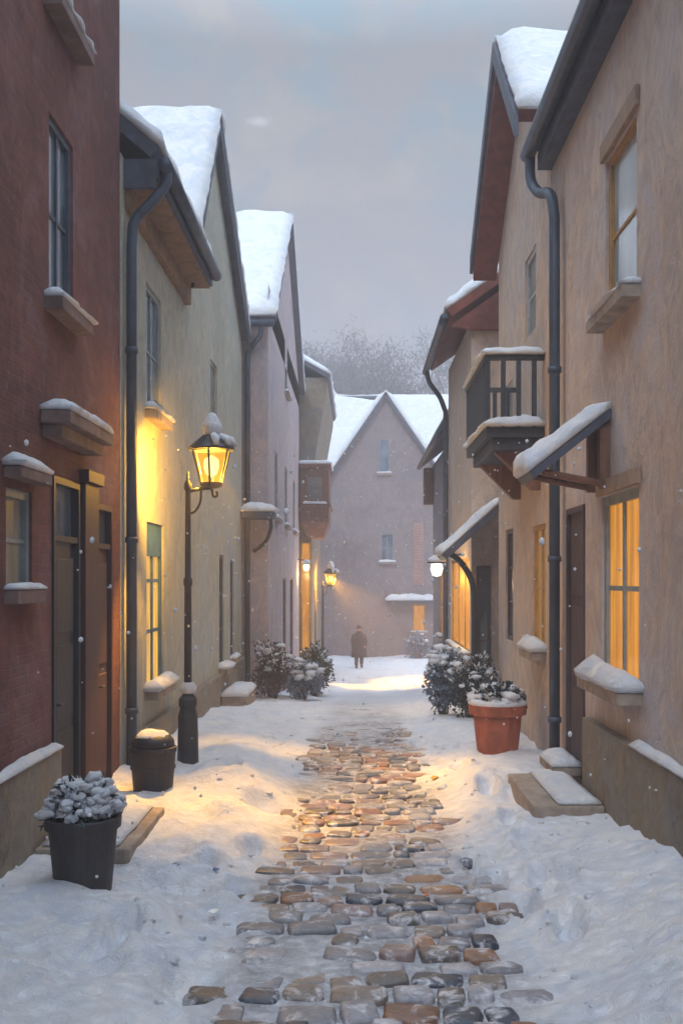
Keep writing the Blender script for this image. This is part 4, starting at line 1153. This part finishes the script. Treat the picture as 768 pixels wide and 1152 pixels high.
# --- stone steps
def step(x0, x1, y0, y1, z0, z1, label, t, seed, inset=(0, 0, 0, 0)):
    E = empty('stone_step', ((x0 + x1) / 2, (y0 + y1) / 2, z0), label, 'stone step', 'stone doorsteps')
    bm = bmesh.new(); box(bm, x0, x1, y0, y1, z0, z1, 0.018); build('slab', bm, M['stone'], E)
    bm = bmesh.new()
    a, b_, c_, d_ = inset
    snow_slab(bm, [(x0 + a, y0 + c_, z1 + 0.002), (x1 - b_, y0 + c_, z1 + 0.002), (x1 - b_, y1 - d_, z1 + 0.002), (x0 + a, y1 - d_, z1 + 0.002)], t, 0.06, seed, amp=0.5)
    build('step_snow', bm, M['snow'], E, smooth_shade=True)
step(-2.33, -1.64, 7.42, 8.8, -0.1, 0.23, 'stone step with thin snow before the navy door', 0.05, 5.5, (0.05, 0.10, 0.06, 0.05))
step(-2.36, -1.92, 18.0, 19.6, -0.8, 0.10, 'long snowy stone step along the olive house', 0.12, 6.5)
step(1.50, 2.10, 8.62, 10.1, -0.1, 0.27, 'wide grey stone step below the dark brown door', 0.05, 7.5, (0.22, 0.03, 0.05, 0.05))
step(1.90, 2.19, 9.9, 10.60, 0.275, 0.36, 'small snowy threshold stone on the wide grey step', 0.09, 8.5)

# --- person far down the lane
px_, py_ = 0.14, 44.0
pz = g(py_) + 0.07
me = bpy.data.meshes.new('person')
J = {'pel': (0, 0, 0.92, .13), 'waist': (0, 0, 1.08, .13), 'chest': (0, 0.02, 1.32, .155), 'neck': (0, 0.02, 1.50, .06), 'head0': (0, -0.005, 1.60, .085), 'head1': (0, -0.01, 1.70, .085),
     'hl': (-.10, 0, .88, .09), 'kl': (-.11, -0.10, .50, .065), 'al': (-.11, -0.06, .10, .045), 'tl': (-.12, -0.24, .05, .04),
     'hr': (.10, 0, .88, .09), 'kr': (.11, 0.04, .49, .065), 'ar': (.11, 0.26, .14, .045), 'tr': (.12, 0.12, .04, .04),
     'sl': (-.19, 0.02, 1.42, .075), 'el': (-.27, 0.08, 1.14, .055), 'wl': (-.24, -0.06, .92, .04), 'fl': (-.23, -0.10, .83, .035),
     'sr': (.19, 0.02, 1.42, .075), 'er': (.27, 0.0, 1.14, .055), 'wr': (.25, -0.12, .95, .04), 'fr': (.24, -0.17, .87, .035)}
names = list(J)
E_ = [('pel', 'waist'), ('waist', 'chest'), ('chest', 'neck'), ('neck', 'head0'), ('head0', 'head1'), ('pel', 'hl'), ('hl', 'kl'), ('kl', 'al'), ('al', 'tl'), ('pel', 'hr'), ('hr', 'kr'), ('kr', 'ar'), ('ar', 'tr'),
      ('chest', 'sl'), ('sl', 'el'), ('el', 'wl'), ('wl', 'fl'), ('chest', 'sr'), ('sr', 'er'), ('er', 'wr'), ('wr', 'fr')]
me.from_pydata([J[n][:3] for n in names], [(names.index(a), names.index(b_)) for a, b_ in E_], [])
pers = bpy.data.objects.new('person', me); pers.location = (px_, py_, pz); COL.objects.link(pers)
md = pers.modifiers.new('skin', 'SKIN')
for k, n in enumerate(names):
    sv = me.skin_vertices[0].data[k]; sv.radius = (J[n][3], J[n][3]); sv.use_root = (n == 'pel')
sb = pers.modifiers.new('sub', 'SUBSURF'); sb.levels = 2; sb.render_levels = 2
me.materials.append(M['skin'])
tag(pers, 'lone person in a long dark coat walking at the far end of the lane', 'person')
o_ = Vector((px_, py_, pz))
def cloth(name, mat, parts):
    bm = bmesh.new()
    for kind, a in parts:
        if kind == 'l': lathe(bm, a[0], o_ + Vector(a[1]), 18, a[2], a[3])
        else: tube(bm, [o_ + Vector(p) for p in a[0]], a[1], 10)
    return build(name, bm, mat, pers, smooth_shade=True)
cloth('coat', M['coat'], [('l', ([(0.34, 0.46), (0.33, 0.75), (0.29, 1.02), (0.29, 1.25), (0.28, 1.38), (0.18, 1.49), (0.10, 1.53)], (0, 0.01, 0), 1.0, 0.74)),
                          ('t', ([(-.20, .02, 1.43), (-.28, .08, 1.14), (-.25, -.05, .93)], [.10, .085, .065])), ('t', ([(.20, .02, 1.43), (.28, 0, 1.14), (.26, -.11, .96)], [.10, .085, .065]))])
cloth('trousers', M['trouser'], [('t', ([(-.10, 0, .85), (-.11, -.10, .50), (-.11, -.06, .12)], [.115, .09, .075])), ('t', ([(.10, 0, .85), (.11, .04, .49), (.11, .26, .16)], [.115, .09, .075]))])
cloth('boot', M['trouser'], [('t', ([(-.11, -.03, .16), (-.11, -.06, .06), (-.12, -.20, .045), (-.12, -.26, .04)], [.06, .06, .05, .035]))])
cloth('boot', M['trouser'], [('t', ([(.11, .27, .20), (.11, .27, .10), (.12, .14, .05), (.12, .08, .035)], [.06, .06, .05, .035]))])
cloth('hat', M['coat'], [('l', ([(0.16, 1.70), (0.165, 1.715), (0.11, 1.725), (0.105, 1.80), (0.08, 1.83), (0, 1.835)], (0, -0.01, 0), 0.95, 1.05))])
cloth('scarf', M['trouser'], [('l', ([(0.09, 1.46), (0.12, 1.50), (0.11, 1.56), (0.09, 1.58)], (0, 0.01, 0), 1, 1))])

# --- trees in the mist behind
def make_tree(seed, h=24.0):
    rnd = random.Random(seed)
    T = empty('bare_tree', (0, 0, 0), 'x', 'tree')
    bm = bmesh.new(); tips = []
    def limb(p, d, l, r, lev):
        e = p + d * l
        m_ = (p + e) / 2 + Vector((rnd.uniform(-1, 1), rnd.uniform(-1, 1), 0)) * l * 0.06
        tube(bm, [p, m_, e], [r, r * 0.85, r * 0.62], 6 if lev < 2 else 4, caps=False)
        if lev >= 2: tips.append((m_, e))
        if lev < 4:
            for _ in range(3 if lev < 3 else 2):
                nd = (d + Vector((rnd.gauss(0, .55), rnd.gauss(0, .55), rnd.uniform(-.1, .45)))).normalized()
                limb(e if rnd.random() < .7 else m_, nd, l * rnd.uniform(.58, .8), r * 0.58, lev + 1)
    limb(Vector((0, 0, -0.5)), Vector((0, 0, 1)), h * 0.30, 0.26, 0)
    build('trunk', bm, M['bark'], T)
    bm = bmesh.new()
    for a, e in tips:
        for _ in range(48):
            p = a.lerp(e, rnd.uniform(0, 1.15)) + Vector((rnd.gauss(0, .7), rnd.gauss(0, .7), rnd.gauss(0, .6)))
            d = Vector((rnd.gauss(0, .6), rnd.gauss(0, .6), rnd.uniform(-.2, 1))).normalized() * rnd.uniform(.35, .8)
            sd = d.cross(Vector((rnd.gauss(0, 1), rnd.gauss(0, 1), 1))).normalized() * 0.045
            bm.faces.new([bm.verts.new(p - sd), bm.verts.new(p + sd), bm.verts.new(p + d)])
    build('crown', bm, M['twig'], T, recalc=False)
    return T
protos = [make_tree(1), make_tree(2)]
spots = [(-4.6, 82, 0.84, 0), (-1.4, 88, 0.92, 1), (0.9, 82, 0.86, 2), (3.2, 90, 0.92, 3), (5.2, 84, 0.86, 4), (7.6, 90, 0.95, 5), (-8.5, 88, 0.92, 1), (10.5, 86, 0.9, 2), (2.0, 94, 0.98, 4), (-3.0, 95, 0.96, 2)]
for k, (x, y, s, rz) in enumerate(spots):
    T = protos[k] if k < 2 else copy_tree(protos[k % 2])
    T.location = (x, y, g(y)); T.scale = (s, s, s); T.rotation_euler = (0, 0, rz * 1.1)
    tag(T, 'bare tree fading into the mist on the hill behind the gabled house', 'tree', 'misty trees behind the gabled house')

# --- litter on the snow
def scrap(name, px, py, mat, label, cat, s, seed):
    x, y = gp(px, py); z = max(snow_z(x, y), g(y) + 0.05) + 0.012
    rnd = random.Random(seed); bm = bmesh.new()
    N = 9; c0 = bm.verts.new((x, y, z + s * 0.35)); ring = []
    for k in range(N):
        th = 2 * math.pi * k / N; r = s * rnd.uniform(0.65, 1.15)
        ring.append(bm.verts.new((x + r * math.cos(th) * 0.8, y + r * math.sin(th), z + rnd.uniform(0, s * 0.3))))
    for k in range(N): bm.faces.new((c0, ring[k], ring[(k + 1) % N]))
    ob = build(name, bm, mat, None, loc=(x, y, z)); sd = ob.modifiers.new('solid', 'SOLIDIFY'); sd.thickness = 0.006
    tag(ob, label, cat)
scrap('fallen_leaf', 489, 884, M['leaf_orange'], 'bright orange fallen leaf at the right edge of the cobbles', 'leaf', 0.062, 1)
scrap('paper_scrap', 242, 996, M['paper_blue'], 'small blue scrap of paper on the snow', 'scrap', 0.036, 2)
scrap('paper_scrap', 241, 1036, M['paper_white'], 'crumpled white scrap of paper on the left snow', 'scrap', 0.045, 3)
scrap('paper_scrap', 480, 1017, M['paper_red'], 'tiny orange-red scrap lying on the cobbles', 'scrap', 0.025, 4)

# --- falling snow
rnd = random.Random(5)
bm = bmesh.new()
for _ in range(620):
    y = rnd.uniform(3.4, 20); x = rnd.uniform(-2.2, 2.0); z = g(y) + rnd.uniform(0.25, 2.2 + y * 0.14)
    r = rnd.uniform(0.005, 0.0105) * (1.7 if rnd.random() < 0.06 else 1)
    res = bmesh.ops.create_icosphere(bm, subdivisions=1, radius=r)
    st = rnd.uniform(0.8, 1.5)
    for v in res['verts']: v.co = Vector((x + v.co.x, y + v.co.y, z + v.co.z * st))
o = build('falling_snow', bm, M['snow'], smooth_shade=True); tag(o, 'scattered snowflakes drifting down through the lane', kind='stuff')

# --- mist
m = bpy.data.materials.new('winter_mist'); m.use_nodes = True
nt = m.node_tree; nt.nodes.clear()
out = nt.nodes.new('ShaderNodeOutputMaterial'); vol = nt.nodes.new('ShaderNodeVolumePrincipled')
vol.inputs['Color'].default_value = (0.84, 0.81, 0.85, 1); vol.inputs['Density'].default_value = 0.0068; vol.inputs['Anisotropy'].default_value = 0.1
nt.links.new(vol.outputs[0], out.inputs['Volume'])
bm = bmesh.new(); box(bm, -440, 440, -70, 720, -4.6, 34); o = build('haze', bm, m); tag(o, 'thin grey winter mist filling the lane', kind='stuff')

# ================================================================== LIGHT
SUN_EL, SUN_AZ = R(40), R(190)
w = bpy.data.worlds.new('World'); scene.world = w; w.use_nodes = True
nt = w.node_tree; nt.nodes.clear()
out = nt.nodes.new('ShaderNodeOutputWorld')
sky = node(nt, 'ShaderNodeTexSky', sky_type='NISHITA'); sky.sun_disc = False; sky.sun_elevation = SUN_EL; sky.sun_rotation = SUN_AZ
bg1 = node(nt, 'ShaderNodeBackground'); bg1.inputs[1].default_value = 0.05
hs = node(nt, 'ShaderNodeHueSaturation'); hs.inputs['Saturation'].default_value = 0.25; hs.inputs['Value'].default_value = 0.25
nt.links.new(sky.outputs[0], hs.inputs['Color']); nt.links.new(hs.outputs[0], bg1.inputs[0])
tc = node(nt, 'ShaderNodeTexCoord').outputs['Generated']
sp = node(nt, 'ShaderNodeSeparateXYZ'); nt.links.new(tc, sp.inputs[0])
ov = ramp(nt, sp.outputs[2], [(0.0, (0.150, 0.138, 0.160, 1)), (0.18, (0.175, 0.163, 0.182, 1)), (0.46, (0.192, 0.190, 0.204, 1)), (0.62, (0.88, 1.02, 1.18, 1)), (1.0, (2.30, 2.62, 3.05, 1))])
n1 = noise_n(nt, tc, 5.5, 7, 0.62, sc=(1, 1, 1.5), dist=0.5)
c = mixc(nt, ramp(nt, n1, [(0.50, (0, 0, 0, 1)), (0.64, (0.9, 0.9, 0.9, 1))]), ov, mixc(nt, 1.0, ov, (0.62, 1.05, 1.20, 1), 'MULTIPLY'))
n2 = noise_n(nt, tc, 7, 7, 0.62, sc=(1, 1, 1.6), dist=0.5)
c = mixc(nt, ramp(nt, n2, [(0.54, (0, 0, 0, 1)), (0.70, (0.9, 0.9, 0.9, 1))]), c, mixc(nt, 1.0, ov, (1.55, 1.40, 1.10, 1), 'MULTIPLY'))
# a pale wisp of cloud, high on the left
vs = node(nt, 'ShaderNodeVectorMath', operation='SUBTRACT'); nt.links.new(tc, vs.inputs[0]); vs.inputs[1].default_value = (-0.087, 0.910, 0.406)
vm = node(nt, 'ShaderNodeVectorMath', operation='MULTIPLY'); nt.links.new(vs.outputs[0], vm.inputs[0]); vm.inputs[1].default_value = (40, 20, 120)
vl = node(nt, 'ShaderNodeVectorMath', operation='LENGTH'); nt.links.new(vm.outputs[0], vl.inputs[0])
wn_ = node(nt, 'ShaderNodeMath', operation='MULTIPLY_ADD'); nt.links.new(noise_n(nt, tc, 60, 3), wn_.inputs[0]); wn_.inputs[1].default_value = 0.9; nt.links.new(vl.outputs['Value'], wn_.inputs[2])
c = mixc(nt, ramp(nt, wn_.outputs[0], [(0.35, (0.6, 0.6, 0.6, 1)), (1.05, (0, 0, 0, 1))]), c, (0.62, 0.62, 0.68, 1))
bg2 = node(nt, 'ShaderNodeBackground'); bg2.inputs[1].default_value = 1.0
nt.links.new(c, bg2.inputs[0])
ad = node(nt, 'ShaderNodeAddShader'); nt.links.new(bg1.outputs[0], ad.inputs[0]); nt.links.new(bg2.outputs[0], ad.inputs[1]); nt.links.new(ad.outputs[0], out.inputs[0])

sd = bpy.data.lights.new('sun', 'SUN'); sd.energy = 1.05; sd.angle = R(13); sd.color = (0.96, 0.98, 1.0)
so = bpy.data.objects.new('sun', sd); COL.objects.link(so)
to_sun = Vector((math.sin(SUN_AZ) * math.cos(SUN_EL), math.cos(SUN_AZ) * math.cos(SUN_EL), math.sin(SUN_EL)))
so.rotation_euler = (-to_sun).to_track_quat('-Z', 'Y').to_euler(); so.location = to_sun * 60

# ================================================================== CAMERA
cd = bpy.data.cameras.new('camera'); cam = bpy.data.objects.new('camera', cd); COL.objects.link(cam)
cam.location = (0, 0, 2.2); cam.rotation_euler = (R(90), 0, 0)
cd.sensor_fit = 'AUTO'; cd.sensor_width = 36; cd.lens = 36 * 1150 / 1152
cd.shift_x = -16 / 1152; cd.shift_y = 74 / 1152
cd.clip_start = 0.05; cd.clip_end = 3000
scene.camera = cam

scene.render.engine = 'CYCLES'
scene.cycles.use_denoising = True
try: scene.cycles.denoiser = 'OPENIMAGEDENOISE'
except Exception: pass
scene.cycles.max_bounces = 6; scene.cycles.diffuse_bounces = 4; scene.cycles.volume_bounces = 1; scene.cycles.transparent_max_bounces = 8
scene.view_settings.view_transform = 'Standard'; scene.view_settings.look = 'None'
scene.view_settings.exposure = 0.24; scene.view_settings.gamma = 1.0; scene.view_settings.use_curve_mapping = False
